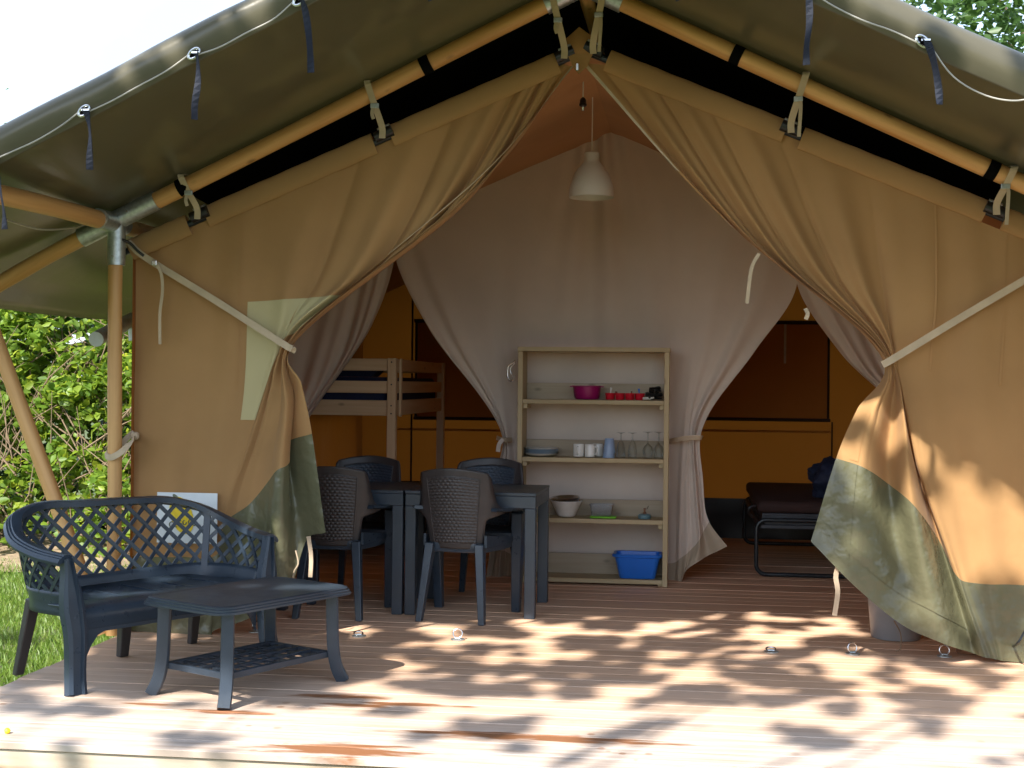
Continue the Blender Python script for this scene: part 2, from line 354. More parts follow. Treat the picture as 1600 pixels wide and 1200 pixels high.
def cloth(guides, vk, nu, nv, fold=None, urange=None):
    """guides: list of point lists with knots at vk -> grid array (nv, nu, 3); fold(u, v, p) -> displacement"""
    G = np.array([hermite(vk, g, np.linspace(0, 1, nv)) for g in guides])      # (g, nv, 3)
    ui = np.arange(len(guides), dtype=float); us = np.linspace(0, len(guides)-1, nu)
    S = np.array([hermite(ui, G[:, j, :], us) for j in range(nv)])             # (nv, nu, 3)
    if fold is not None:
        U, V = np.meshgrid(us, np.linspace(0, 1, nv)); S = S + fold(U, V, S)
    return S
def grid_faces(nv, nu):
    a = np.arange(nv*nu).reshape(nv, nu)
    return np.stack([a[:-1, :-1], a[:-1, 1:], a[1:, 1:], a[1:, :-1]], -1).reshape(-1, 4)
def grid_obj(name, S, mat, parent, mask=None, thick=0):
    nv, nu, _ = S.shape; F = grid_faces(nv, nu)
    if mask is not None: F = F[mask.reshape(-1)]
    used = np.unique(F); rm = np.full(nv*nu, -1); rm[used] = np.arange(len(used))
    o = raw(name, S.reshape(-1, 3)[used], rm[F], mat, parent, smooth=True)
    if thick:
        md = o.modifiers.new('thickness', 'SOLIDIFY'); md.thickness = thick; md.offset = 0
    return o
def strap(name, path, w, mat, parent, side=(1, 0, 0), t=.003):
    return MB().sweep(path, [(-w/2, -t/2), (w/2, -t/2), (w/2, t/2), (-w/2, t/2)], side).build(name, mat, parent, smooth=False)
def smoothpath(pts, n=24):
    ts = np.linspace(0, 1, len(pts)); return [tuple(x) for x in hermite(ts, np.array(pts, float), np.linspace(0, 1, n))]
def leaves(P, size, up=.5, shape='leaf', rngl=rng, aspect=.55, droop=0):
    """P (n,3) leaf centres -> verts, faces (quads)"""
    n = len(P); d = rngl.normal(size=(n, 3)); d[:, 2] = d[:, 2]*.5 - droop; d /= np.linalg.norm(d, axis=1)[:, None]
    nrm = rngl.normal(size=(n, 3))*.75; nrm[:, 2] += up; s = np.cross(nrm, d); s /= np.linalg.norm(s, axis=1)[:, None]+1e-9
    nn = np.cross(d, s); L = (size*(.65+.7*rngl.random(n)))[:, None]; W = L*aspect*.5
    b = P - d*L*.5; c = nn*W*.25
    V = np.stack([b, b+d*L*.35+s*W+c, b+d*L*.72+s*W*.72+c, b+d*L, b+d*L*.72-s*W*.72+c, b+d*L*.35-s*W+c], 1)
    i = np.arange(n)[:, None]*6; F = np.concatenate([i+np.array([[0, 1, 2, 3]]), i+np.array([[0, 3, 4, 5]])])
    return V.reshape(-1, 3), F

# ---------------------------------------------------------------- ground
def groundmat():
    m, t, b = newmat('lawn_soil'); n = noise_node(t, .9, 8); n2 = noise_node(t, 30, 6)
    r = ramp(t, n.outputs['Fac'], [(.35, (.07, .11, .025)), (.6, (.10, .12, .04)), (.75, (.2, .15, .09))])
    m2 = t.nodes.new('ShaderNodeMix'); m2.data_type = 'RGBA'; m2.blend_type = 'MULTIPLY'; m2.inputs[0].default_value = .6
    r2 = ramp(t, n2.outputs['Fac'], [(.3, (.5, .5, .5)), (.7, (1, 1, 1))]); lk(t, r.outputs[0], m2.inputs[6]); lk(t, r2.outputs[0], m2.inputs[7])
    lk(t, m2.outputs[2], b.inputs['Base Color']); b.inputs['Roughness'].default_value = .95; add_bump(t, b, n2.outputs['Fac'], .8, .03); return m
MAT['ground'] = groundmat()
MAT['dirt'] = simple('dry_leaf_soil', (.26, .19, .12), .95, var=.4, nscale=12, bump=1, bscale=40)
GZ = -.32
gv = [(x, y, GZ + .03*mnoise.noise((x*.35, y*.35, 0)) if abs(x) < 20 and abs(y) < 25 else GZ) for y in np.concatenate([[-300, -60], np.linspace(-24, 24, 49), [60, 300]]) for x in np.concatenate([[-300, -60], np.linspace(-20, 20, 41), [60, 300]])]
ng = 45; g = raw('ground', np.array(gv), grid_faces(53, ng), 'ground', smooth=True); tag(g, kind='structure')
# bare strip of soil along the hedge
sv = []
for i in range(30):
    x = -11 + i*.45; wv = .35*mnoise.noise((x*.8, 0, 3))
    for j in range(5): sv.append((x, 3.9+wv+j*.55, GZ+.028+.02*j))
so_ = raw('soil_strip', np.array(sv), grid_faces(30, 5), 'dirt', smooth=True); tag(so_, kind='structure')
# grass blades
n = 70000
gx = -2.62 - rng.random(n)**1.3*6.5; gy = -2.6 + rng.random(n)*7.2
keep = np.array([mnoise.noise((x*.9, y*.9, 5)) > -.30 - .6*(y < 2.4) for x, y in zip(gx, gy)]); gx, gy = gx[keep], gy[keep]; n = len(gx)
h = .035 + .05*rng.random(n); a = rng.random(n)*6.283; le = .02+.03*rng.random(n); w = .0035+.002*rng.random(n)
B = np.stack([gx, gy, np.full(n, GZ+.0)], 1); sd = np.stack([np.cos(a), np.sin(a), 0*a], 1); fw = np.stack([-np.sin(a), np.cos(a), 0*a], 1)
up = np.array([[0, 0, 1.]])
V = np.stack([B-sd*w[:, None], B+sd*w[:, None], B+sd*(w*.7)[:, None]+up*(h*.6)[:, None]+fw*(le*.4)[:, None], B+up*h[:, None]+fw*le[:, None]], 1)
gr = raw('grass', V.reshape(-1, 3), np.arange(n*4).reshape(n, 4), 'grass')
tag(gr, 'short sunlit lawn grass left of the wooden deck', 'grass', kind='stuff')

# ---------------------------------------------------------------- deck
DX0, DX1, DY0, DY1 = -2.47, 3.3, -2.2, 5.6
deck = MB().box(DX0+.05, DX1-.05, DY0+.05, DY1-.05, GZ-.02, -.030).build('deck', 'fascia'); tag(deck, kind='structure')
y = DY0; pm = None; i = 0
while y < DY1-.05:
    w_ = .139
    if pm is None:
        q = MB(); 
        q.box(-(DX1-DX0)/2, (DX1-DX0)/2, -w_/2, w_/2, -.014, .014)
        p = q.build('plank', 'deck', deck, bevel=.0022, seg=1); pm = p.data
    else: p = link('plank', pm, deck)
    p.location = ((DX0+DX1)/2 + rnd.uniform(-.006, .006), y+w_/2, -.014 + rnd.uniform(-.0012, .0012)); p.rotation_euler = (rnd.uniform(-.004, .004), 0, 0)
    y += .145; i += 1
for z0, z1 in ((-.125, -.031), (-.235, -.129), (-.33, -.24)):
    box('fascia_board', DX0+.01, DX1-.01, DY0+.012, DY0+.036, z0, z1, 'fascia', deck)
    c = ((DY0+DY1)/2); box('fascia_board', DX0+.012, DX0+.036, DY0+.04, DY1-.04, z0, z1, 'fascia', deck)

# ---------------------------------------------------------------- pole frame of the tent
RZ = 3.418; SL = .476
fr = empty('tent_pole_frame', (-2.50, -.1, 0), label='round pine pole frame with galvanised joints holding up the tent roof', cat='tent frame')
def fp(name, p0, p1, r=.045, r1=None):
    o = pole(name, Vector(p0)-fr.location, Vector(p1)-fr.location, r, 'pole', fr, r1); return o
def joint(path, r=.052):
    return MB().tube([Vector(p)-fr.location for p in path], r, 16).build('pipe_joint', 'galv', fr, smooth=True)
for s in (-1, 1):
    fp('rafter', (s*2.42, -.1, RZ-SL*2.42), (s*.16, -.1, RZ-SL*.16), .045)
    fp('rafter_extension', (s*2.66, -.1, RZ-SL*2.66), (s*3.28, -.1, RZ-SL*3.28-.03), .043)
    fp('post', (s*2.50, -.1, 0), (s*2.50, -.1, 2.08), .0385)
    fp('purlin', (s*2.52, -.22, 2.21), (s*2.52, -1.62, 2.19), .047)
    fp('purlin', (s*2.52, .02, 2.21), (s*2.52, 5.5, 2.21), .045)
    fp('strut', (s*2.56, -.1, 0.0), (s*3.25, -.1, 1.78), .043, .04)
    fp('rafter', (s*2.42, 5.4, RZ-SL*2.42), (s*.02, 5.4, RZ-SL*.02), .045)
    fp('post', (s*2.5, 5.4, 0), (s*2.5, 5.4, 2.12), .04)
    k = SL
    joint([(s*2.28, -.1, RZ-SL*2.28), (s*2.70, -.1, RZ-SL*2.70)])
    joint([(s*2.50, -.1, 1.985), (s*2.50, -.1, 2.2)], .047)
    joint([(s*2.515, -.30, 2.212), (s*2.515, .02, 2.212)], .054)
    joint([(s*.20, -.1, RZ-SL*.20), (s*.03, -.1, RZ-SL*.03)], .051)
    for q in ((2.42, 0.0), (2.56, 0.0)):
        MB().tube([Vector((s*q[0], -.158, RZ-SL*q[0]))-fr.location, Vector((s*q[0], -.146, RZ-SL*q[0]))-fr.location], .007, 8).build('bolt', 'steel', fr)
    MB().tube([Vector((s*2.5, -.152, 2.03))-fr.location, Vector((s*2.5, -.14, 2.03))-fr.location], .007, 8).build('bolt', 'steel', fr)
fp('ridge_pole', (0, -1.55, RZ), (0, 5.5, RZ), .045)

# ---------------------------------------------------------------- roof fly sheet
fly = empty('roof_fly_sheet', (0, -1.6, 3.48), label='glossy olive tarpaulin roof sheet with rolled front edge over the tent', cat='roof sheet')
FO = fly.location
prof = [(5.9, -.06), (5.6, 0), (4, -.015), (2.5, 0), (1, -.01), (0, 0), (-.4, -.012), (-.8, -.02), (-1.15, -.008), (-1.42, .018), (-1.56, .03), (-1.64, .022), (-1.69, -.008), (-1.708, -.045), (-1.705, -.085), (-1.69, -.12), (-1.672, -.15)]
def fly_z(X): return 3.49 - SL*abs(X) + .03*math.exp(-(X/.12)**2)*0
xs = np.concatenate([np.linspace(-3.42, -3.28, 4)[:-1], np.linspace(-3.28, 0, 54)[:-1], np.linspace(0, 3.28, 54)[:-1], np.linspace(3.28, 3.42, 4)])
FS = np.zeros((len(prof), len(xs), 3))
for i, (py, pz) in enumerate(prof):
    for j, X in enumerate(xs):
        z = fly_z(X) + pz
        ov = max(0, abs(X)-3.28); z -= ov*.55
        if py < -.2:    # free overhang: gentle sag and ripples
            t_ = min(1, (-py-.2)/1.2); z += .004*t_*mnoise.noise((X*2.5, py*2, 1)) + t_*.002*math.sin(X*9+py*2)
            z += .035*t_*min(1, max(0, -X/.3))
        else: z += .008*mnoise.noise((X*1.5, py, 2))
        yy = py + (.008*mnoise.noise((X*4, pz*9, 7)) if py < -1.5 else 0)
        FS[i, j] = (X, yy, z)
# resample the profile finely
tt = np.linspace(0, 1, len(prof)); q = np.linspace(0, 1, 66)
FS = np.array([hermite(tt, FS[:, j], q) for j in range(len(xs))]).transpose(1, 0, 2) - np.array(FO)
grid_obj('sheet', FS, 'fly', fly, thick=.004)
def edge_pt(X, k=15):   # a point on the valance near its lower hem
    py, pz = prof[k]; z = fly_z(X)+pz + (.035 if X < 0 else 0) + .002*math.sin(X*9+py*2)
    return Vector((X, py-.012, z))
EY = [-2.82, -2.35, -1.94, -1.47, -1.03, -.55, .48, .97, 1.42, 1.87, 2.33]
for i, X in enumerate(EY):
    p = edge_pt(X)
    ring = MB(); s_ = -1 if X > 0 else 1
    ring.tube([p - FO + Vector((.023*math.cos(a_), -.004, .019*math.sin(a_)+.023*math.cos(a_)*SL*s_)) for a_ in np.linspace(0, 6.283, 19)], .006, 6, caps=False)
    e = ring.build('eyelet', 'steel', fly, smooth=True)
    MB().add([p-FO+Vector((.02*math.cos(a_), -.003, .016*math.sin(a_)+.02*math.cos(a_)*SL*s_)) for a_ in np.linspace(0, 6.283, 13)[:-1]], [tuple(range(12))]).build('eyelet_hole', 'black', e)
    L = .27 + .03*math.sin(i*2.1); tw = .03*math.sin(i*1.7)
    d0 = p - FO + Vector((.015, -.012, 0))
    path = [d0+Vector((-.012, .006, .012)), d0+Vector((.0, -.004, -.005)), d0+Vector((.012+tw*.2, -.004, -.05)), d0+Vector((.02+tw*.5, 0, -L*.45)), d0+Vector((.02+tw, .004, -L*.75)), d0+Vector((.022+tw*1.1, .004, -L))]
    pth = smoothpath(path, 16); sides = [(math.cos(.9*math.sin(k*.35+i)), math.sin(.9*math.sin(k*.35+i)), 0) for k in range(16)]
    MB().sweep(pth, [(-.014, -.0015), (.014, -.0015), (.014, .0015), (-.014, .0015)], sides).build('strap', 'navy', fly, smooth=False)
    bz = pth[2]; MB().box(bz[0]-.017, bz[0]+.017, bz[1]-.006, bz[1]+.006, bz[2]-.004, bz[2]+.003).build('strap_keeper', 'steel', fly)
    if i+1 < len(EY):
        p2 = edge_pt(EY[i+1]); sag = .012 + .02*rnd.random()
        if 1.4 < X < 1.5: sag = .10
        pts = [p-FO+Vector((.02, -.006, -.004))]
        for u in (.25, .5, .75): pts.append(p.lerp(p2, u)-FO+Vector((0, .0+.004*math.sin(u*9), -sag*4*u*(1-u)+.004*math.sin(u*9+i))))
        pts.append(p2-FO+Vector((-.02, -.006, -.004)))
        if X < -.5 or X > .4: MB().tube(smoothpath(pts, 20), .0032, 6).build('edge_cord', 'cord', fly, smooth=True)
# cord along the left eave
MB().tube(smoothpath([Vector((-2.72, -0.9, 2.137))-FO, Vector((-2.692, -0.6, 2.123))-FO, Vector((-2.636, -0.4, 2.149))-FO, Vector((-2.591, -0.25, 2.19))-FO], 20), .005, 6).build('edge_cord', 'cord', fly, smooth=True)

# ---------------------------------------------------------------- canvas tent
TY = 0.0
tent = empty('safari_tent', (0, 0, 0), label='large tan canvas safari tent with front curtains tied open', cat='tent')
def fold_front(U, V, S):
    """vertical-ish folds gathering towards the tie"""
    return 0*S
def pl(pts): return [np.array(p) for p in pts]
VK = [0, .3, .55, .70, .85, 1]
# left front curtain (pixel-free world coordinates)
GL = [
 pl([(-2.443, 0.02, 2.099), (-2.445, 0.02, 1.593), (-2.448, 0.02, 1.209), (-2.444, 0.02, 0.79), (-2.443, 0.02, 0.413), (-2.442, 0.02, -0.013)]),
 pl([(-2.118, 0.0, 2.235), (-2.126, 0.0, 1.629), (-2.143, 0.0, 1.213), (-2.16, 0.0, 0.797), (-2.17, 0.0, 0.419), (-2.183, 0.0, -0.008)]),
 pl([(-1.797, 0.0, 2.371), (-1.809, 0.0, 1.803), (-1.834, 0.0, 1.217), (-1.898, 0.0, 0.802), (-1.962, 0.0, 0.435), (-2.003, 0.0, -0.012)]),
 pl([(-1.41, 0.0, 2.528), (-1.548, -0.01, 1.94), (-1.626, -0.03, 1.545), (-1.769, -0.02, 1.046), (-1.907, -0.02, 0.614), (-1.968, 0.0, 0.024)]),
 pl([(-0.993, 0.0, 2.704), (-1.276, -0.02, 1.939), (-1.595, -0.05, 1.551), (-1.677, 0.0, 1.15), (-1.779, 0.02, 0.717), (-1.808, 0.0, 0.081)]),
 pl([(-0.583, 0.0, 2.877), (-0.98, -0.03, 2.066), (-1.568, -0.07, 1.551), (-1.567, -0.13, 1.223), (-1.596, -0.16, 0.897), (-1.656, -0.12, 0.157)]),
 pl([(-0.279, 0.0, 3.006), (-0.742, -0.03, 2.241), (-1.544, -0.08, 1.554), (-1.517, -0.09, 1.256), (-1.526, -0.12, 0.947), (-1.538, -0.1, 0.225)]),
 pl([(-0.162, 0.0, 3.044), (-0.59, -0.03, 2.347), (-1.54, -0.06, 1.558), (-1.527, -0.06, 1.324), (-1.558, -0.05, 1.051), (-1.457, -0.03, 0.52)]),
 pl([(-0.055, 0.0, 3.029), (-0.518, -0.02, 2.469), (-1.532, -0.05, 1.562), (-1.463, -0.1, 1.358), (-1.403, -0.12, 1.103), (-1.325, -0.12, 0.581)]),
]
# right front curtain
GR = [
 pl([(2.492, 0.02, 2.013), (2.496, 0.02, 1.623), (2.499, 0.02, 1.272), (2.504, 0.02, 0.825), (2.508, 0.02, 0.388), (2.512, 0.02, -0.011)]),
 pl([(2.21, 0.0, 2.12), (2.199, 0.0, 1.653), (2.188, 0.0, 1.269), (2.18, 0.0, 0.82), (2.172, 0.0, 0.397), (2.17, 0.0, 0.006)]),
 pl([(1.899, 0.0, 2.256), (1.894, 0.0, 1.78), (1.86, -0.01, 1.297), (1.896, -0.01, 0.847), (1.972, -0.01, 0.402), (2.091, -0.02, 0.02)]),
 pl([(1.584, 0.0, 2.404), (1.626, -0.01, 1.875), (1.648, -0.02, 1.391), (1.72, -0.03, 0.941), (1.889, -0.02, 0.446), (2.024, -0.03, 0.033)]),
 pl([(1.234, 0.0, 2.567), (1.423, -0.02, 1.913), (1.58, -0.05, 1.509), (1.672, 0.03, 1.099), (1.817, 0.04, 0.614), (1.977, 0.0, 0.044)]),
 pl([(0.879, 0.0, 2.728), (1.237, -0.03, 1.964), (1.566, -0.06, 1.509), (1.614, -0.13, 1.2), (1.651, -0.17, 0.807), (1.805, -0.12, 0.113)]),
 pl([(0.552, 0.0, 2.881), (1.052, -0.03, 2.02), (1.552, -0.07, 1.505), (1.556, -0.06, 1.229), (1.541, -0.08, 0.903), (1.624, -0.13, 0.191)]),
 pl([(0.255, 0.0, 3.009), (0.884, -0.03, 2.108), (1.539, -0.07, 1.502), (1.465, -0.15, 1.246), (1.408, -0.21, 0.985), (1.384, -0.2, 0.384)]),
 pl([(-0.018, 0.0, 3.048), (0.715, -0.02, 2.234), (1.527, -0.05, 1.496), (1.394, -0.1, 1.26), (1.288, -0.15, 1.021), (1.165, -0.17, 0.603)]),
]
def mkfold(g0, n, amp, seed):
    def f(U, V, S):
        w = np.clip((U-g0)/(8-g0), 0, 1); on = np.clip((U-g0)/1.6, 0, 1)
        env = np.interp(V, [0, .04, .2, .4, .50, .55, .60, .72, .85, 1], [.05, .35, .85, 1.0, .7, .35, .6, .6, .45, .3])
        ph = (w**1.35)*n*2*math.pi + seed + .5*np.sin(V*3+seed)
        up = 1.7*np.abs(np.sin(ph*.5))**.75 - .9 + .3*np.sin(1.9*ph+1.3*seed+V*2)
        lo = .8*np.sin(w*3.1*2*math.pi+seed*2+V*1.2) + .8*(1.6*np.abs(np.sin(w*4.5*math.pi+seed-V))-.9)*np.interp(V, [.55, .65, .85, .93, 1], [1, .9, .4, .35, .5])
        k = np.clip((V-.50)/.1, 0, 1); d = up*(1-k)+lo*k
        # soft, broad billows on the flat part
        fl = .012*np.sin(U*5.1+V*2+seed)*np.sin(V*math.pi) + .005*np.sin(U*9+V*5)
        o = np.zeros_like(S); o[..., 1] = -amp*on*env*d + (1-on)*fl
        return o
    return f
NU, NV = 250, 190
def panel(G, fold, names):
    S = cloth(G, VK, NU, NV, fold)
    ucell = (np.linspace(0, 8, NU)[:-1]+np.linspace(0, 8, NU)[1:])/2; vcell = (np.linspace(0, 1, NV)[:-1]+np.linspace(0, 1, NV)[1:])/2
    UC, VC = np.meshgrid(ucell, vcell)
    return S, UC, VC
SLf, UC, VC = panel(GL, mkfold(2.0, 5.2, .046, .6), None)
skirt = VC > .85
a_ = grid_obj('front_curtain', SLf, 'canvas', tent, ~skirt); tag(a_, 'left front curtain gathered by a strap, with cream window flap')
usL = np.linspace(0, 8, NU)
def flap(u0, u1, ztop, zbot, nu=70, nv=50):
    T = np.zeros((nv, nu, 3))
    for j, u in enumerate(np.linspace(u0, u1, nu)):
        c = np.array([[np.interp(u, usL, SLf[i, :, k]) for k in range(3)] for i in range(0, NV, 2)])
        zt_, zb_ = ztop(u), zbot(u); zz_ = np.linspace(zt_, zb_, nv)
        for k in range(3): T[:, j, k] = np.interp(-zz_, -c[:, 2], c[:, k])
        T[:, j, 1] -= .006
    return grid_obj('window_flap', T, 'cream', a_)
ZA, ZBt = (-1.784, 0.0, 1.796)[2], (-1.82, 0.0, 1.162)[2]; ZC, ZDn = (-1.35, 0.0, 1.838)[2], (-1.506, 0.0, 1.639)[2]
flap(2.04, 5.1, lambda u: np.interp(u, [2, 5.1], [ZA, ZC]), lambda u: np.interp(u, [2, 2.75, 3.0, 3.4, 5.1], [ZBt, ZBt, ZBt+.28, ZBt+.42, ZDn]))
b2 = grid_obj('coated_skirt', SLf, 'olive', a_, skirt)
SRf, UC, VC = panel(GR, mkfold(2.2, 5.0, .046, 2.2), None)
skirt = VC > .85
b_ = grid_obj('front_curtain', SRf, 'canvas', tent, ~skirt); tag(b_, 'right front curtain gathered by a strap, lower part in the sun')
grid_obj('coated_skirt', SRf, 'olive', b_, skirt)
# zip tape along the free edges
def edge_tape(S, c0, c1, mat, par, name, v0=0., v1=1., off=-.006):
    nv = S.shape[0]; a, b = int(nv*v0), int(nv*v1)
    T = S[a:b, c0:c1].copy(); T[..., 1] += off; return grid_obj(name, T, mat, par)
edge_tape(SLf, NU-4, NU, 'webbing', a_, 'zip_tape', .0, .42); edge_tape(SRf, NU-4, NU, 'webbing', b_, 'zip_tape', .0, .22)
edge_tape(SRf, NU-3, NU, 'webbing', b_, 'zip_tape', .3, .42)
edge_tape(SRf, NU-26, NU-15, 'olive', b_, 'zip_flap', .852, .985, -.004)
edge_tape(SRf, NU-26, NU-15, 'canvas', b_, 'zip_flap', .70, .85, -.004)
def ribbon_v(S, i, mat, par, name, w=2):   # welded seam line on the skirt
    T = S[i:i+w].copy(); T[..., 1] -= .005; return grid_obj(name, T, mat, par)
ribbon_v(SRf[:, NU//3:], int(NV*.955), 'olive', b_, 'hem_seam', 3); ribbon_v(SLf[:, NU*3//5:], int(NV*.945), 'olive', a_, 'hem_seam', 3)
# stitched vertical seams on the flat canvas
for S, cols, par in ((SLf, (int(NU*.235), int(NU*.42)), a_), (SRf, (int(NU*.30), int(NU*.16)), b_)):
    for c in cols:
        T = S[2:int(NV*.5), c:c+2].copy(); T[..., 1] -= .004; T[:, 1, 0] = T[:, 0, 0]+.010; grid_obj('seam', T, 'canvas', par)
# the two small hanging tapes and tail straps on the curtains
strap('tape_tail', smoothpath([(0.904, -0.03, 2.049), (0.866, -0.04, 1.97), (0.845, -0.04, 1.794)], 10), .018, 'webbing', b_)
strap('tape_tail', smoothpath([(1.136, -0.05, 1.768), (1.148, -0.06, 1.742), (1.138, -0.06, 1.712)], 6), .02, 'webbing', b_)
strap('tape_tail', smoothpath([(1.306, -0.17, 0.505), (1.289, -0.16, 0.433), (1.3, -0.155, 0.353), (1.286, -0.15, 0.234)], 12), .024, 'webbing', b_)
strap('tape_tail', smoothpath([(-1.423, -0.1, 0.556), (-1.408, -0.1, 0.449), (-1.411, -0.1, 0.341)], 8), .022, 'webbing', a_)
MB().tube(smoothpath([(-1.492, -0.1, 0.48), (-1.477, -0.1, 0.413), (-1.498, -0.1, 0.372), (-1.508, -0.1, 0.328)], 12), .004, 6).build('tie_cord', 'webbing', a_)
# tie-back straps
MB().sweep(smoothpath([(-2.453, -0.06, 2.115), (-2.348, -0.05, 2.026), (-1.953, -0.045, 1.793), (-1.58, -0.1, 1.574), (-1.518, -0.12, 1.543)], 26), [(-.002, -.018), (.002, -.018), (.002, .018), (-.002, .018)], (0, 1, 0)).build('tie_back_strap', 'webbing', tent)
MB().sweep(smoothpath([(-1.518, -0.12, 1.543), (-1.517, -0.09, 1.537), (-1.545, -0.03, 1.545)], 8), [(-.002, -.018), (.002, -.018), (.002, .018), (-.002, .018)], (0, 1, 0)).build('tie_back_strap', 'webbing', tent)
MB().sweep(smoothpath([(1.51, -0.12, 1.485), (1.576, -0.115, 1.524), (1.895, -0.05, 1.723), (2.206, -0.05, 1.915), (2.472, -0.05, 2.079)], 26), [(-.002, -.018), (.002, -.018), (.002, .018), (-.002, .018)], (0, 1, 0)).build('tie_back_strap', 'webbing', tent)
MB().box(*[v for k in range(3) for v in ((-2.3, -0.06, 2.001)[k]-.014, (-2.3, -0.06, 2.001)[k]+.014)]).build('strap_buckle', 'steel', tent, bevel=.003)
strap('strap_tail', smoothpath([(-2.291, -0.065, 1.997), (-2.26, -0.07, 1.941), (-2.254, -0.065, 1.849), (-2.269, -0.06, 1.729), (-2.267, -0.06, 1.564)], 20), .016, 'webbing', tent)
MB().tube(smoothpath([(-2.463, -0.12, 2.122), (-2.429, -0.09, 2.105), (-2.398, -0.06, 2.066), (-2.366, -0.05, 2.04)], 10), .008, 8).build('elastic_hook', 'blackpl', tent, smooth=True)
# knotted tape round the left post
MB().sweep(smoothpath([(-2.423, 0.0, 1.06), (-2.398, -0.12, 1.041), (-2.426, -0.16, 0.994), (-2.483, -0.16, 0.959), (-2.524, -0.14, 0.961), (-2.547, -0.08, 0.975), (-2.499, -0.05, 1.008), (-2.448, -0.02, 1.07), (-2.431, 0.0, 1.084)], 30), [(-.0015, -.017), (.0015, -.017), (.0015, .017), (-.0015, .017)], (.2, 1, 0)).build('post_tie', 'webbing', tent)
MB().box(*[v for k in range(3) for v in ((-2.419, -0.02, 1.067)[k]-.022, (-2.419, -0.02, 1.067)[k]+.022)]).build('post_tie_knot', 'webbing', tent, bevel=.015)

# gable beam: a steel pipe in canvas sleeves with cut-outs where the hanging straps grip it
APEX = 3.125; TS = .418
def beam(X): return Vector((X, -.03, APEX - TS*abs(X) - .0))
for s in (-1, 1):
    def ln(t): return beam(s*t)
    MB().tube([ln(.04)+Vector((0, .016, -.02)), ln(2.5)+Vector((0, .016, -.02))], .019, 12).build('gable_beam', 'tube', tent, smooth=True)
    cuts = [.10, 1.07, 2.05]
    segs = [(.14, 1.02), (1.11, 2.03), (2.13, 2.46)] if s < 0 else [(.12, 1.03), (1.11, 2.02), (2.11, 2.46)]
    for t0, t1 in segs:
        pts = []; N = 24
        sec = [(math.cos(k*2*math.pi/16)*.022, math.sin(k*2*math.pi/16)*.058) for k in range(16)]
        path = [ln(t0+(t1-t0)*k/N) + Vector((0, .016, -.022+.0012*math.sin(k*1.3+t0*5))) for k in range(N+1)]
        sl_ = MB().sweep(path, sec, (0, 1, 0)).build('beam_sleeve', 'canvas', tent, smooth=True)
    for j, t in enumerate((.10 if s < 0 else .05, 1.055, 2.06)):
        p = ln(t); top = Vector((s*(t+.065), -.155, RZ - SL*(t+.065)+.05)) 
        mid = p + Vector((0, -.055, .03))
        path = smoothpath([top+Vector((0, .09, .015)), top, top.lerp(mid, .5)+Vector((0, -.012, 0)), mid, p+Vector((0, -.045, -.03))], 18)
        st = strap('beam_strap', path, .034, 'webbing', tent, (1, 0, 0)); 
        q = top.lerp(mid, .55); MB().box(q.x-.022, q.x+.022, q.y-.02, q.y-.006, q.z-.013, q.z+.013).build('buckle', 'galv', st, bevel=.003)
        ta = smoothpath([q+Vector((.006*s, -.016, 0)), q+Vector((.012*s, -.02, -.04)), q+Vector((.004*s, -.02, -.07 if s < 0 else -.19))], 10)
        strap('strap_tail', ta, .018, 'webbing', st)
        ex = Vector((s, 0, -TS)).normalized()
        MB().tube([p-ex*.05+Vector((0, -.01, .0)), p+ex*.05+Vector((0, -.01, 0))], .031, 12).build('beam_clip', 'blackpl', tent, smooth=True)
        MB().tube([p-ex*.035+Vector((0, -.012, .03)), p+ex*.035+Vector((0, -.012, .03))], .013, 10).build('beam_clip', 'galv', tent, smooth=True)
# black liner under the fly, strapped to the rafters
for s in (-1, 1):
    L = np.zeros((12, 20, 3))
    for i, yv in enumerate(np.linspace(-.06, 5.4, 12)):
        for j, xv in enumerate(np.linspace(.0, 2.17, 20)):
            L[i, j] = (s*xv, yv, 3.415-SL*xv - .02*math.sin(math.pi*i/11*3)**2 + (0 if i else .02))
    ln_ = grid_obj('black_liner', L, 'black', tent)
    for t in (.82, 2.13) if s < 0 else (.78, 2.03):
        c = Vector((s*t, -.1, RZ-SL*t)); ex = Vector((s, 0, -SL)).normalized()
        MB().tube([c-ex*.027, c+ex*.027], .049, 16, caps=False).build('liner_strap', 'black', ln_, smooth=True)
# small grey-brown gusset at the apex
gp = [(-0.117, -0.03, 3.149), (-0.028, -0.02, 3.23), (0.063, -0.03, 3.158), (0.042, -0.05, 3.068), (-0.024, -0.05, 3.056), (-0.081, -0.05, 3.07)]
MB().add(gp+[(-0.023, -0.07, 3.117)], [(0,1,6),(1,2,6),(2,3,6),(3,4,6),(4,5,6),(5,0,6)]).build('apex_gusset', 'ceil', tent, smooth=True)
ov = [(-0.087, -0.06, 3.081), (0.046, -0.06, 3.078), (0.02, -0.065, 3.012), (-0.026, -0.065, 2.973), (-0.053, -0.06, 3.008)]
MB().add(ov, [(0,1,2,3,4)]).build('apex_gusset', 'canvas', tent)
MB().box(*[v for k in range(3) for v in ((-0.031, -0.08, 2.996)[k]-.008, (-0.031, -0.08, 2.996)[k]+(.008 if k < 2 else .03))]).build('zip_pull', 'steel', tent, bevel=.003)

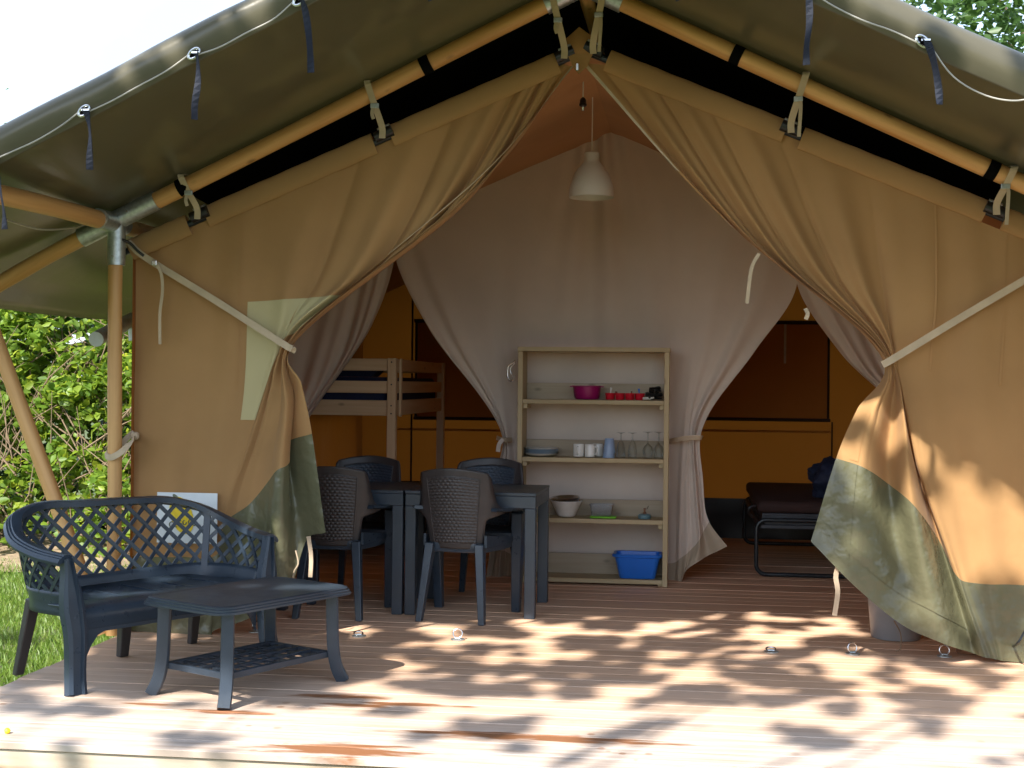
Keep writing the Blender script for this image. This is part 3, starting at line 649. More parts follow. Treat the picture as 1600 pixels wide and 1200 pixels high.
# inner shell: side walls, back wall, roof, ground sheet edge
def sheet(name, P, nu, nv, mat, par, amp=.01, fr_=3., ax=(0, 1, 0)):
    a, b, c, d = [np.array(p, float) for p in P]; S = np.zeros((nv, nu, 3))
    for i in range(nv):
        for j in range(nu):
            u, v = j/(nu-1), i/(nv-1); p = (a*(1-u)+b*u)*(1-v)+(d*(1-u)+c*u)*v
            e = math.sin(math.pi*u)*math.sin(math.pi*v)
            S[i, j] = p + np.array(ax)*amp*(mnoise.noise((p[0]*fr_, p[1]*fr_, p[2]*fr_*.6))*1.5)*min(1, e*4)
    return grid_obj(name, S, mat, par)
BY = 5.3; EZ = 2.11
def ez(X): return 3.16 - .43*abs(X)
for s in (-1, 1):
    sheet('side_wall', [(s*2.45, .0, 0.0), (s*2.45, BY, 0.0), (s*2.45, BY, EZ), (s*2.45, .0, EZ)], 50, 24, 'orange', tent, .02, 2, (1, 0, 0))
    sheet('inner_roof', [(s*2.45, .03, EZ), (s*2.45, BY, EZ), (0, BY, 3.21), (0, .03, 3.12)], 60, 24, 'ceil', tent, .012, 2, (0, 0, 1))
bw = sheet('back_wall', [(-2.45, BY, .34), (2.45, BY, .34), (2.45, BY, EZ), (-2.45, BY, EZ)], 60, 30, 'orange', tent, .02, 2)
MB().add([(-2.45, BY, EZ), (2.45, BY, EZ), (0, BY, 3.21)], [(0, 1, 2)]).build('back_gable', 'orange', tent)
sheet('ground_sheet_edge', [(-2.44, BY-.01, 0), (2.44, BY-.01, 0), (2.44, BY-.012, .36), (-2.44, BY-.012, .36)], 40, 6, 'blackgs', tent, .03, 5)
for s in (-1, 1): sheet('ground_sheet_edge', [(s*2.43, 2.7, 0), (s*2.43, BY, 0), (s*2.432, BY, .36), (s*2.432, 2.7, .36)], 30, 6, 'blackgs', tent, .02, 5, (1, 0, 0))
def back_window(x0, x1, z0, z1):
    w_ = box('mesh_window', x0, x1, BY-.02, BY-.014, z0, z1, 'mesh', tent, 0)
    for a, b, c, d in ((x0-.03, x1+.03, z1, z1+.035), (x0-.03, x1+.03, z0-.03, z0), (x0-.02, x0, z0, z1), (x1, x1+.02, z0, z1)):
        f = box('window_binding', a, b, BY-.034, BY-.012, c, d, 'brownm', None, .004); f.parent = w_; f.location = Vector(f.location)-w_.location
    f = box('window_hem', x0-.2, x1+.03, BY-.026, BY-.016, z0-.13, z0-.11, 'mesh', None, .003); f.parent = w_; f.location = Vector(f.location)-w_.location
    strap('window_tape', [Vector(((x0+x1)/2+.25, BY-.035, z1-.0))-w_.location, Vector(((x0+x1)/2+.25, BY-.04, z1-.35))-w_.location], .022, 'webbing', w_)
    return w_
back_window(.55, 1.80, 1.09, 1.93); back_window(-1.93, -1.0, 1.06, 1.93)
box('back_wall_seam', 1.84, 1.852, BY-.03, BY-.012, .36, 1.06, 'brownm', tent, 0); box('back_wall_seam', -1.985, -1.97, BY-.03, BY-.012, .36, 2.2, 'brownm', tent, 0)

# divider wall with two doorways tied open
DYV = 2.55
VD = [0, .22, .36, .60, .70, .88, 1]
def dv(*pts): return pl(pts)
GD = [
 dv((-1.61, 2.55, 2.612), (-1.501, 2.55, 2.139), (-1.286, 2.53, 1.755), (-0.744, 2.5, 0.977), (-0.785, 2.48, 0.732), (-0.815, 2.47, 0.231), (-0.849, 2.47, -0.034)),
 dv((-1.403, 2.55, 2.666), (-1.295, 2.55, 2.195), (-1.099, 2.53, 1.733), (-0.726, 2.5, 0.978), (-0.729, 2.48, 0.733), (-0.741, 2.47, 0.188), (-0.757, 2.47, -0.049)),
 dv((-1.007, 2.55, 2.825), (-0.922, 2.55, 2.286), (-0.822, 2.54, 1.735), (-0.696, 2.52, 0.973), (-0.661, 2.52, 0.686), (-0.646, 2.52, 0.147), (-0.644, 2.52, -0.053)),
 dv((-0.569, 2.55, 3.004), (-0.562, 2.55, 2.377), (-0.557, 2.55, 1.829), (-0.547, 2.55, 0.96), (-0.53, 2.55, 0.64), (-0.516, 2.55, 0.111), (-0.514, 2.55, -0.054)),
 dv((-0.082, 2.55, 3.235), (-0.075, 2.55, 2.512), (-0.068, 2.55, 1.876), (-0.059, 2.55, 0.968), (-0.055, 2.55, 0.605), (-0.049, 2.55, 0.11), (-0.048, 2.55, -0.049)),
 dv((0.408, 2.55, 2.993), (0.414, 2.55, 2.42), (0.42, 2.55, 1.833), (0.406, 2.55, 0.975), (0.41, 2.55, 0.614), (0.415, 2.55, 0.113), (0.417, 2.55, -0.054)),
 dv((0.744, 2.55, 2.832), (0.671, 2.55, 2.194), (0.613, 2.54, 1.698), (0.54, 2.52, 0.992), (0.526, 2.5, 0.665), (0.522, 2.5, 0.163), (0.515, 2.5, -0.016)),
 dv((1.055, 2.55, 2.677), (0.973, 2.55, 2.149), (0.8, 2.53, 1.632), (0.585, 2.5, 0.998), (0.601, 2.47, 0.669), (0.627, 2.45, 0.27), (0.585, 2.45, 0.109)),
 dv((1.303, 2.55, 2.559), (1.273, 2.55, 1.988), (1.021, 2.53, 1.62), (0.647, 2.5, 1.003), (0.667, 2.47, 0.737), (0.714, 2.45, 0.428), (0.839, 2.45, 0.262)),
]
def fold_div(U, V, S):
    ed = np.maximum(np.clip((2.6-U)/2.6, 0, 1), np.clip((U-5.4)/2.6, 0, 1)); mid = 1-ed
    env = np.interp(V, [0, .06, .3, .52, .6, .66, .85, 1], [.1, .4, .8, .9, .6, .9, 1, .8])
    o = np.zeros_like(S)
    o[..., 1] = -(ed**.8)*env*(.028*np.sin(U*7+V*2)+.014*np.sin(U*13+1)*np.interp(V, [.3, .6], [.3, 1]))*np.clip(ed*1.6, 0, 1)
    # drop folds hanging from the ridge hook
    fan = np.exp(-((U-4)/(.25+V*1.3))**2)*np.exp(-V*2.2)
    o[..., 1] += -mid*(.045*fan*np.sin((U-4)*7/(V+.3)) + .012*np.sin(U*4.2+V*3)*np.sin(V*3.1)+.004*np.sin(U*9+V*7))
    return o
SD = cloth(GD, VD, 230, 150, fold_div); vc = (np.linspace(0, 1, 150)[:-1]+np.linspace(0, 1, 150)[1:])/2
sk = np.repeat((vc > .88)[:, None], 229, 1)
dc = grid_obj('divider_curtain', SD, 'beige', tent, ~sk); grid_obj('coated_skirt', SD, 'beigepvc', dc, sk)
tag(dc, 'beige dividing curtain behind the shelf, tied in at both sides')
for c in (86, 144):
    T = SD[2:105, c:c+2].copy(); T[..., 1] -= .004; T[:, 1, 0] = T[:, 0, 0]+.010; grid_obj('seam', T, 'beige', dc)
def wrap(path, w, name='curtain_tie'): return MB().sweep(smoothpath(path, 18), [(-.002, -w), (.002, -w), (.002, w), (-.002, w)], (0, 1, 0)).build(name, 'webbing', dc)
wrap([(0.424, 2.56, 0.975), (0.478, 2.45, 0.994), (0.584, 2.43, 1.01), (0.65, 2.44, 1.01), (0.66, 2.51, 1.008)], .016)
wrap([(-0.793, 2.52, 0.985), (-0.732, 2.41, 0.976), (-0.678, 2.49, 0.974)], .016); strap('curtain_tie', smoothpath([(-0.73, 2.4, 0.981), (-0.756, 2.39, 0.945), (-0.766, 2.4, 0.891)], 8), .03, 'beige', dc)
# curtains on the far sides of the two doorways
GDL = [dv((-3.078, 2.55, 1.936), (-3.073, 2.55, 1.534), (-3.07, 2.55, 1.251), (-3.067, 2.55, 0.92), (-3.064, 2.55, 0.684), (-3.057, 2.55, 0.07), (-3.056, 2.55, -0.095)),
       dv((-2.495, 2.55, 2.195), (-2.538, 2.55, 1.679), (-2.582, 2.55, 1.256), (-2.602, 2.55, 0.88), (-2.624, 2.55, 0.598), (-2.618, 2.55, 0.082), (-2.616, 2.55, -0.083)),
       dv((-2.017, 2.55, 2.409), (-2.059, 2.55, 1.915), (-2.168, 2.53, 1.448), (-2.324, 2.51, 0.896), (-2.316, 2.49, 0.655), (-2.31, 2.49, 0.144), (-2.308, 2.49, -0.065)),
       dv((-1.756, 2.55, 2.529), (-1.766, 2.55, 2.102), (-1.881, 2.52, 1.636), (-2.273, 2.5, 0.902), (-2.227, 2.48, 0.658), (-2.188, 2.48, 0.195), (-2.171, 2.48, -0.037)),
       dv((-1.61, 2.55, 2.612), (-1.577, 2.55, 2.172), (-1.717, 2.52, 1.776), (-2.245, 2.5, 0.912), (-2.17, 2.48, 0.705), (-2.118, 2.48, 0.289), (-2.067, 2.48, 0.013))]
def fold2(U, V, S):
    o = np.zeros_like(S); e = np.clip(U-1, 0, 1)*np.interp(V, [0, .1, .4, .6, 1], [.1, .5, 1, .7, 1]); o[..., 1] = -e*(.02*np.sin(U*6+V)+.012*np.sin(U*13)); return o
SDL = cloth(GDL, VD, 110, 90, fold2); grid_obj('divider_curtain', SDL, 'beige', tent)
GDR = [dv((2.914, 2.55, 1.582), (2.916, 2.55, 1.408), (2.918, 2.55, 1.189), (2.921, 2.55, 0.884), (2.924, 2.55, 0.623), (2.929, 2.55, 0.099), (2.93, 2.55, -0.053)),
       dv((2.403, 2.55, 2.039), (2.429, 2.55, 1.578), (2.454, 2.55, 1.227), (2.457, 2.55, 0.876), (2.46, 2.55, 0.613), (2.465, 2.55, 0.086), (2.467, 2.55, -0.068)),
       dv((1.974, 2.55, 2.259), (2.0, 2.55, 1.796), (2.086, 2.53, 1.443), (2.215, 2.51, 1.006), (2.214, 2.49, 0.7), (2.22, 2.49, 0.175), (2.222, 2.49, -0.022)),
       dv((1.627, 2.55, 2.415), (1.64, 2.55, 1.949), (1.826, 2.52, 1.529), (2.171, 2.5, 1.014), (2.149, 2.48, 0.743), (2.133, 2.48, 0.218), (2.114, 2.48, 0.02)),
       dv((1.303, 2.55, 2.559), (1.335, 2.55, 2.006), (1.597, 2.52, 1.615), (2.132, 2.5, 1.022), (2.084, 2.48, 0.786), (2.047, 2.48, 0.303), (2.006, 2.48, 0.083))]
SDR = cloth(GDR, VD, 110, 90, fold2); grid_obj('divider_curtain', SDR, 'beige', tent)
# printed vinyl notice on the left canvas
q0, q1 = (-2.285, -0.03, 0.766), (-1.948, -0.03, 0.494)
po = empty('notice', ((q0[0]+q1[0])/2, -.032, q1[2]), label='white vinyl notice with a yellow lemon print pinned to the left canvas wall', cat='notice')
hw = (q1[0]-q0[0])/2; hh = q0[2]-q1[2]
MB().box(-hw, hw, 0, .004, 0, hh).build('vinyl_sheet', 'poster', po)
def disc(name, cx, cz, rx, rz_, mat, y_, n=28, rot=0):
    v = [(cx+rx*math.cos(a)*math.cos(rot)-rz_*math.sin(a)*math.sin(rot), y_, cz+rx*math.cos(a)*math.sin(rot)+rz_*math.sin(a)*math.cos(rot)) for a in np.linspace(0, 6.283, n+1)[:-1]]
    return MB().add(v, [tuple(range(n))]).build(name, mat, po)
disc('lemon_print', -.03, hh*.55, .062, .105, 'lemon', -.002, rot=.35)
for cx, cz, an in ((-.085, hh-.04, .5), (-.06, hh-.03, 2.3)):
    disc('leaf_print', cx, cz, .028, .012, 'inkgrey', -.003, 14, an)
for i, (x0, z0, r_) in enumerate(((-.085, .10, .012), (-.06, .10, .011), (-.035, .112, .008), (-.012, .112, .010), (.02, .115, .011), (.043, .108, .009))):
    MB().tube([(x0+r_*math.cos(a), -.004, z0+r_*1.2*math.sin(a)) for a in np.linspace(.5*i, .5*i+4.9, 12)], .0028, 5).build('lettering', 'inkgrey', po)

# ---------------------------------------------------------------- dining chairs
def chair_shell_y(a, z): return -.205 + .075*a*a - (z-.42)*.17
def make_chair():
    root = empty('dining_chair')
    # back shell with flaring wings
    zk = np.array([.42, .46, .54, .60, .635, .66, .70, .76, .82, .865, .885]); hw_ = np.array([.150, .163, .172, .182, .262, .252, .232, .222, .216, .210, .200])
    nz, na = 44, 25; S = np.zeros((nz, na, 3))
    zz = np.linspace(.42, .885, nz)
    for i, z in enumerate(zz):
        w_ = np.interp(z, zk, hw_)
        for j, a in enumerate(np.linspace(-1, 1, na)):
            x = a*w_; an = x/.215; ztop = z - .028*(a*a)*(z-.42)/.465
            S[i, j] = (x, chair_shell_y(an, z) + max(0, abs(x)-.2)*.7, ztop)
    bk = grid_obj('backrest', S, 'rattan', root, thick=.012)
    # woven relief panel standing proud of the shell on both faces
    nz2, na2 = 84, 64; W = np.zeros((nz2, na2, 3)); W2 = np.zeros((nz2, na2, 3))
    for i, z in enumerate(np.linspace(.452, .835, nz2)):
        w_ = np.interp(z, [.452, .835], [.128, .162])
        for j, a in enumerate(np.linspace(-1, 1, na2)):
            row = i//4; ph = (j/na2*11 + (row % 2)*.5) % 1
            hgt = .0065*max(0, math.sin(math.pi*ph))**.5*(1 if i % 4 else 0) if 0 < i < nz2-1 and 0 < j < na2-1 else 0
            x = a*w_; y_ = chair_shell_y(x/.215, z); zz_ = z-.028*(x/.21)**2*(z-.42)/.465
            W[i, j] = (x, y_-.0065-hgt, zz_); W2[i, j] = (x, y_+.0065+hgt, zz_)
    wp = grid_obj('weave_panel', W, 'rattan', root); grid_obj('weave_panel', W2, 'plastic', root)
    for sgn in (-1, 1):   # moulded border round the panel
        pth = [(x, chair_shell_y(x/.215, z)+sgn*.008, z-.028*(x/.21)**2*(z-.42)/.465) for x, z in [(-.128, .452), (-.14, .58), (-.153, .72), (-.162, .835), (-.08, .838), (0, .838), (.08, .838), (.162, .835), (.153, .72), (.14, .58), (.128, .452), (0, .450), (-.128, .452)]]
        MB().tube(pth, .004, 6, caps=False).build('panel_border', 'rattan', root, smooth=True)
    # seat
    st = MB(); out = [(-.165, -.20), (.165, -.20), (.225, .02), (.235, .20), (.20, .235), (-.20, .235), (-.235, .20), (-.225, .02)]
    v = [(x, y_, .452) for x, y_ in out]+[(x*.985, y_*.985, .395) for x, y_ in out]; m_ = len(out)
    st.add(v, [tuple(range(m_)), tuple(range(2*m_-1, m_-1, -1))]+[(k, (k+1) % m_, (k+1) % m_+m_, k+m_) for k in range(m_)])
    st.build('seat', 'plastic', root, bevel=.008, smooth=True)
    for s in (-1, 1):
        # rear leg, tapered and splayed
        MB().hexa([(s*.19-.018, -.29, 0), (s*.19+.018, -.29, 0), (s*.19+.018, -.245, 0), (s*.19-.018, -.245, 0),
                   (s*.150-.026, -.225, .45), (s*.150+.026, -.225, .45), (s*.150+.026, -.165, .45), (s*.150-.026, -.165, .45)]).build('leg', 'plastic', root, bevel=.005)
        # front leg rising into the arm
        MB().hexa([(s*.245-.026, .205, 0), (s*.245+.026, .205, 0), (s*.245+.026, .25, 0), (s*.245-.026, .25, 0),
                   (s*.262-.034, .155, .60), (s*.262+.034, .155, .60), (s*.262+.034, .225, .60), (s*.262-.034, .225, .60)]).build('leg', 'plastic', root, bevel=.006)
        MB().sweep(smoothpath([(s*.225, -.185, .648), (s*.262, -.10, .642), (s*.268, .05, .636), (s*.265, .16, .622), (s*.262, .222, .592)], 14),
                   [(-.030, -.009), (.030, -.009), (.032, .004), (.02, .011), (-.02, .011), (-.032, .004)], (1, 0, 0)).build('arm', 'plastic', root, smooth=True)
        MB().hexa([(s*.185-.008, -.20, .43), (s*.185+.008, -.20, .43), (s*.236+.008, .2, .43), (s*.236-.008, .2, .43), (s*.185-.008, -.2, .50), (s*.185+.008, -.2, .50), (s*.236+.008, .2, .455), (s*.236-.008, .2, .455)]).build('seat_side', 'plastic', root)
    return root
CH = [((-.735, .845, 0), -.165, 'dark rattan chair showing its whole woven back, in front of the dining table'),
      ((-1.49, .83, 0), -.02, 'dark plastic rattan chair half hidden behind the left curtain, its back to the viewer'),
      ((-1.52, 1.46, 0), math.pi+.03, 'dark plastic chair facing the viewer behind the table, below the bunk bed'),
      ((-.72, 1.47, 0), math.pi-.02, 'dark plastic chair facing the viewer behind the table, next to the shelf unit')]
proto = make_chair()
for i, (l, rz, lab) in enumerate(CH):
    c = proto if i == 0 else copy_tree(proto)
    c.location = l; c.rotation_euler = (0, 0, rz); tag(c, lab, 'chair', 'dining chairs')

# ---------------------------------------------------------------- two square dining tables side by side
def make_table():
    t_ = empty('dining_table')
    MB().box(-.39, .39, -.335, .335, .715, .735).build('table_top', 'plastic2', t_, bevel=.004)
    for a, b, c, d in ((-.388, .388, -.333, -.308), (-.388, .388, .308, .333), (-.388, -.363, -.307, .307), (.363, .388, -.307, .307)):
        MB().box(a, b, c, d, .645, .714).build('apron', 'plastic2', t_, bevel=.003)
    for sx in (-1, 1):
        for sy in (-1, 1):
            MB().box(sx*.3565-.032, sx*.3565+.032, sy*.3015-.032, sy*.3015+.032, 0, .6445).build('leg', 'plastic2', t_, bevel=.005)
    return t_
tp = make_table(); tag(tp, 'dark grey plastic dining table nearer the shelf unit', 'table', 'dining tables'); tp.location = (-.70, 1.13, 0); tp.rotation_euler = (0, 0, -.02)
t2 = copy_tree(tp); tag(t2, 'dark grey plastic dining table half hidden behind the left curtain', 'table', 'dining tables'); t2.location = (-1.49, 1.14, 0); t2.rotation_euler = (0, 0, -.02)

# ---------------------------------------------------------------- lattice garden bench
def rrect_path(): return None
bench = empty('garden_bench', (-2.03, -.815, 0), R(239), 'dark blue-grey plastic garden bench with lattice back and curved arms', 'bench')
BL, BD = .56, .26       # half length, half depth
plan = [(-BL-.02, BD-.02, .585), (-BL-.045, .08, .60), (-BL-.04, -.10, .645), (-BL+.035, -.235, .712), (-BL+.17, -.285, .752), (-.15, -.295, .766), (.15, -.295, .770), (BL-.15, -.285, .768), (BL-.035, -.24, .735), (BL+.035, -.12, .665), (BL+.045, .08, .61), (BL+.02, BD-.02, .59)]
cum = [0]
for i in range(1, len(plan)): cum.append(cum[-1]+math.dist(plan[i][:2], plan[i-1][:2]))
LT = cum[-1]
rim = hermite(cum, plan, np.linspace(0, LT, 110)); rimL = np.linspace(0, LT, 110)
def rim_at(s): return np.array([np.interp(s, rimL, rim[:, k]) for k in range(3)])
def rim_out(s):
    a, b = rim_at(max(0, s-.01)), rim_at(min(LT, s+.01)); t = (b-a)[:2]; t /= np.linalg.norm(t); return np.array([-t[1], t[0], 0])*-1
# bench local: x along the seat, +y front; rim outward points away from the seat
def surf(s, z):
    p = rim_at(s); o_ = rim_out(s); k = (p[2]-z)/max(.05, p[2]-.40)
    c = p.copy(); c[2] = z; return c - o_*(.06*k**1.2) 
sgn_o = 1
mid_o = rim_out(LT/2)
if mid_o[1] > 0: sgn_o = -1
_ro = rim_out
def rim_out(s): return _ro(s)*sgn_o
RS = 1.3
sec = [(-.022, -.012), (.020, -.014), (.036, -.022), (.040, -.012), (.034, -.004), (.032, .001), (.026, .002), (.024, .007), (.017, .008), (.014, .013), (-.006, .013), (-.02, .008)]
pth = [tuple(rim_at(s)) for s in np.linspace(0, LT, 100)]; sides = [tuple(rim_out(s)) for s in np.linspace(0, LT, 100)]
# section's b axis must point up
t0 = Vector(pth[51])-Vector(pth[50]); flip = 1 if t0.cross(Vector(sides[50])).z > 0 else -1
MB().sweep(pth, [(a*RS, b*flip*RS) for a, b in sec], sides).build('rim', 'plastic', bench, smooth=True)
def strip(pts, w, th, outs, mb):
    """flat bar through pts lying on the bench shell"""
    v = []; f = []; P = [Vector(p) for p in pts]
    for i, p in enumerate(P):
        t = (P[min(i+1, len(P)-1)]-P[max(i-1, 0)]).normalized(); o_ = Vector(outs[i]); s_ = t.cross(o_).normalized(); o_ = s_.cross(t).normalized()
        for a, b in ((-w, -th), (w, -th), (w, th), (-w, th)): v.append(p+s_*a+o_*b)
    for i in range(len(P)-1):
        for k in range(4): f.append((i*4+k, i*4+(k+1) % 4, (i+1)*4+(k+1) % 4, (i+1)*4+k))
    f += [(3, 2, 1, 0), tuple(len(v)-4+k for k in range(4))]; mb.add(v, f)
ZB = .418
lat = MB(); pitch = .094; slope = .95
for d in (1, -1):
    c = -.45
    while c < LT+.45:
        pts = []; outs = []
        for k in range(60):
            z = ZB + k*.008; s = c + d*(z-ZB)/slope
            if s < .03 or s > LT-.03: 
                if pts: break
                continue
            if z > rim_at(s)[2]-.008: break
            if k % 3 == 0 or True: pts.append(surf(s, z)); outs.append(rim_out(s))
        if len(pts) > 2:
            pts = pts[::3]+[pts[-1]] if (len(pts)-1) % 3 else pts[::3]; outs = outs[:len(pts)] if False else [outs[min(len(outs)-1, 3*i)] for i in range(len(pts))]
            strip(pts, .0095, .004+.0006*d, outs, lat)
        c += pitch
lat.build('lattice', 'plastic', bench)
# corner posts, arm fronts, lower band
for s in (.46, LT-.46):
    zt = rim_at(s)[2]-.01; zl = np.linspace(.40, zt, 8); mbp = MB(); strip([surf(s, z) for z in zl], .017, .0075, [rim_out(s)]*8, mbp); mbp.build('corner_post', 'plastic', bench)
bs = np.linspace(.02, LT-.02, 90); band = np.zeros((6, 90, 3))
for i, z in enumerate(np.linspace(.32, .43, 6)):
    for j, s in enumerate(bs): band[i, j] = surf(s, max(z, .37)) - np.array([0, 0, .37-z if z < .37 else 0])
grid_obj('lower_band', band, 'plastic', bench, thick=.012)
# seat with a ribbed front edge
st = MB(); n_ = 46
seat = np.zeros((14, n_, 3))
prof_s = [(-.235, .415), (-.15, .402), (-.05, .398), (.06, .402), (.15, .408), (.20, .408), (.228, .403), (.243, .392), (.250, .375), (.250, .355), (.248, .335), (.246, .32), (.244, .31), (.240, .30)]
for i, (y_, z) in enumerate(prof_s):
    z -= .038
    inset = float(np.interp(y_, [-.24, -.15, -.05, .1], [.17, .075, .035, .005]))
    for j, x in enumerate(np.linspace(-BL+inset, BL-inset, n_)):
        arch = 0
        if i > 8: arch = (.085*max(0, 1-((abs(x)-.0)/.46)**6))*((i-8)/5)*0
        rib = .008*(j % 2) if i in (6, 7, 8, 9) else 0
        seat[i, j] = (x, y_+rib, z-rib*.5)
grid_obj('seat', seat, 'plastic', bench, thick=.008)
MB().box(-.006, .006, -.225, .19, .3645, .374).build('seat_rib', 'plastic', bench)
for x in (-.37, -.19, .19, .37): MB().box(x-.003, x+.003, -.225, .19, .3625, .371).build('seat_rib', 'plastic', bench)
# front apron with arched ends running into the front legs
ap = MB(); N = 30
tx = np.linspace(-BL+.07, BL-.07, N)
v = []; f = []
for x in tx:
    e = (abs(x)-(BL-.17))/.10; zb = .285 - (.12*e*e if e > 0 else 0)
    v += [(x, .236, .295), (x, .246, .295), (x, .246, zb-.035), (x, .236, zb-.035)]
for i in range(N-1):
    for k in range(4): f.append((i*4+k, i*4+(k+1) % 4, (i+1)*4+(k+1) % 4, (i+1)*4+k))
ap.add(v, f).build('apron', 'plastic', bench)
for s in (-1, 1):
    # front leg (a channel moulding that flares forward at the foot) and the arm front above it
    path = smoothpath([(s*(BL+.018), BD-.025, .59), (s*(BL+.008), BD-.02, .50), (s*(BL-.005), BD-.01, .36), (s*(BL-.015), BD, .25), (s*(BL-.01), BD+.008, .10), (s*(BL), BD+.03, .0)], 16)
    ww = [.022, .024, .027, .033, .042, .05, .053, .052, .05, .048, .046, .044, .043, .043, .044, .046]
    secs = [[(-w_, .022), (w_, .022), (w_, -.016), (w_*.62, -.024), (w_*.45, -.008), (-w_*.45, -.008), (-w_*.62, -.024), (-w_, -.016)] for w_ in ww]
    MB().sweep(path, secs, (1, 0, 0)).build('leg', 'plastic', bench, smooth=True)
    MB().hexa([(s*(BL-.06)-.022, -.28, 0), (s*(BL-.06)+.022, -.28, 0), (s*(BL-.06)+.022, -.245, 0), (s*(BL-.06)-.022, -.245, 0),
               (s*(BL-.09)-.030, -.21, .36), (s*(BL-.09)+.030, -.21, .36), (s*(BL-.09)+.030, -.165, .36), (s*(BL-.09)-.030, -.165, .36)]).build('leg', 'rattan', bench, bevel=.006)
MB().hexa([(-.09, -.275, 0), (-.04, -.275, 0), (-.04, -.235, 0), (-.09, -.235, 0), (-.10, -.245, .36), (-.03, -.245, .36), (-.03, -.19, .36), (-.10, -.19, .36)]).build('leg', 'rattan', bench, bevel=.006)

# ---------------------------------------------------------------- coffee table
ct = empty('coffee_table', (-1.385, -1.165, 0), R(61.5), 'low dark blue-grey plastic coffee table with a slotted lower shelf, before the bench', 'coffee table')
ct.scale = (1, 1, 1.075)
def chamfer_rect(hx, hy, c, z): return [(-hx+c, -hy, z), (hx-c, -hy, z), (hx, -hy+c, z), (hx, hy-c, z), (hx-c, hy, z), (-hx+c, hy, z), (-hx, hy-c, z), (-hx, -hy+c, z)]
def rr(hx, hy, c, z, k=5):
    out = []
    for sx, sy, a0 in ((1, -1, -90), (1, 1, 0), (-1, 1, 90), (-1, -1, 180)):
        for i in range(k+1):
            a = R(a0+90*i/k); out.append((sx*(hx-c)+c*math.cos(a), sy*(hy-c)+c*math.sin(a), z))
    return out
layers = [(.400, .262, .08, .368), (.414, .276, .085, .370), (.414, .276, .085, .379), (.408, .270, .083, .381), (.408, .270, .083, .389), (.401, .263, .081, .391), (.401, .263, .081, .398), (.393, .255, .08, .402), (.385, .247, .078, .4025), (.380, .242, .076, .4005)]
v = []; f = []
for L in layers: v += rr(L[0], L[1], L[2], L[3])
m_ = 24
for i in range(len(layers)-1):
    for k in range(m_): f.append((i*m_+k, i*m_+(k+1) % m_, (i+1)*m_+(k+1) % m_, (i+1)*m_+k))
f += [tuple(range(m_))[::-1], tuple((len(layers)-1)*m_+k for k in range(m_))]
MB().add(v, f).build('table_top', 'plastic2', ct, smooth=True)
for sx in (-1, 1):
    for sy in (-1, 1):
        dx, dy = sx*.62, sy*.78
        path = smoothpath([(sx*.315, sy*.20, .37), (sx*.318, sy*.202, .25), (sx*.322, sy*.205, .14), (sx*.336, sy*.214, .06), (sx*.362, sy*.232, 0)], 12)
        sv_ = Vector((-sy*.0+sx*0+.5*sx*sy*-1, .85*1, 0))
        MB().sweep(path, [(-.024, -.028), (.024, -.028), (.028, -.018), (.028, .020), (.020, .028), (-.020, .028), (-.028, .020), (-.028, -.018)], (.72*sx*sy*-1, .70, 0)).build('leg', 'plastic2', ct, smooth=True)
# slotted lower shelf: rim and bars
hx, hy = .315, .198; ZS = .125
lo = MB()
for a, b, c, d in ((-hx, hx, -hy, -hy+.022), (-hx, hx, hy-.022, hy), (-hx, -hx+.022, -hy+.022, hy-.022), (hx-.022, hx, -hy+.022, hy-.022)): lo.box(a, b, c, d, ZS-.022, ZS+.004)
sh = lo.build('lower_shelf', 'plastic2', ct, bevel=.002, seg=1)
for i in range(1, 8):
    x = -hx+.022 + (2*hx-.044)*i/8; MB().box(x-.011, x+.011, -hy+.0225, hy-.0225, ZS-.012, ZS-.004).build('bar', 'plastic2', sh)
for i in range(1, 4):
    y_ = -hy+.022 + (2*hy-.044)*i/4; MB().box(-hx+.0225, hx-.0225, y_-.010, y_+.010, ZS-.010, ZS+.003).build('bar', 'plastic2', sh)

# ---------------------------------------------------------------- shelf unit
SY = 2.2; SX0, SX1 = -.605, .432
su = empty('shelf_unit', ((SX0+SX1)/2, SY, 0), label='tall open wooden shelf unit of rough boards against the beige curtain', cat='shelf unit')
def sbox(name, x0, x1, y0, y1, z0, z1, mat): 
    o = box(name, x0, x1, y0, y1, z0, z1, mat, None, .002); o.parent = su; o.location = Vector(o.location)-su.location; return o
sbox('side_board', SX0, SX0+.034, SY, SY+.27, 0, 1.596, 'shelfz'); sbox('side_board', SX1-.034, SX1, SY, SY+.27, 0, 1.596, 'shelfz')
sbox('top_board', SX0-.004, SX1+.004, SY-.002, SY+.27, 1.5975, 1.628, 'shelfw')
ZT = [(-0.092, 2.2, 1.266)[2], (-0.088, 2.2, 0.868)[2], (-0.084, 2.2, 0.452)[2], (-0.08, 2.2, 0.045)[2]]
for k, z in enumerate(ZT):
    sbox('shelf', SX0+.035, SX1-.035, SY+.004, SY+.25, z-.030, z, 'shelfw')
    sbox('back_board', SX0+.0355, SX1-.0355, SY+.251, SY+.268, z-.02, z+(.115 if k < 3 else .14), 'shelfb')
    for xx in (SX0+.0352, SX1-.0352-.03): sbox('cleat', xx, xx+.03, SY+.03, SY+.24, z-.062, z-.0305, 'shelfw')
# ---- things on the shelves
Z1, Z2, Z3, Z4 = [z+.001 for z in ZT]
def at(px_): return px_
def thing(name, loc, label, cat, group=None): return empty(name, loc, 0, label, cat, group)
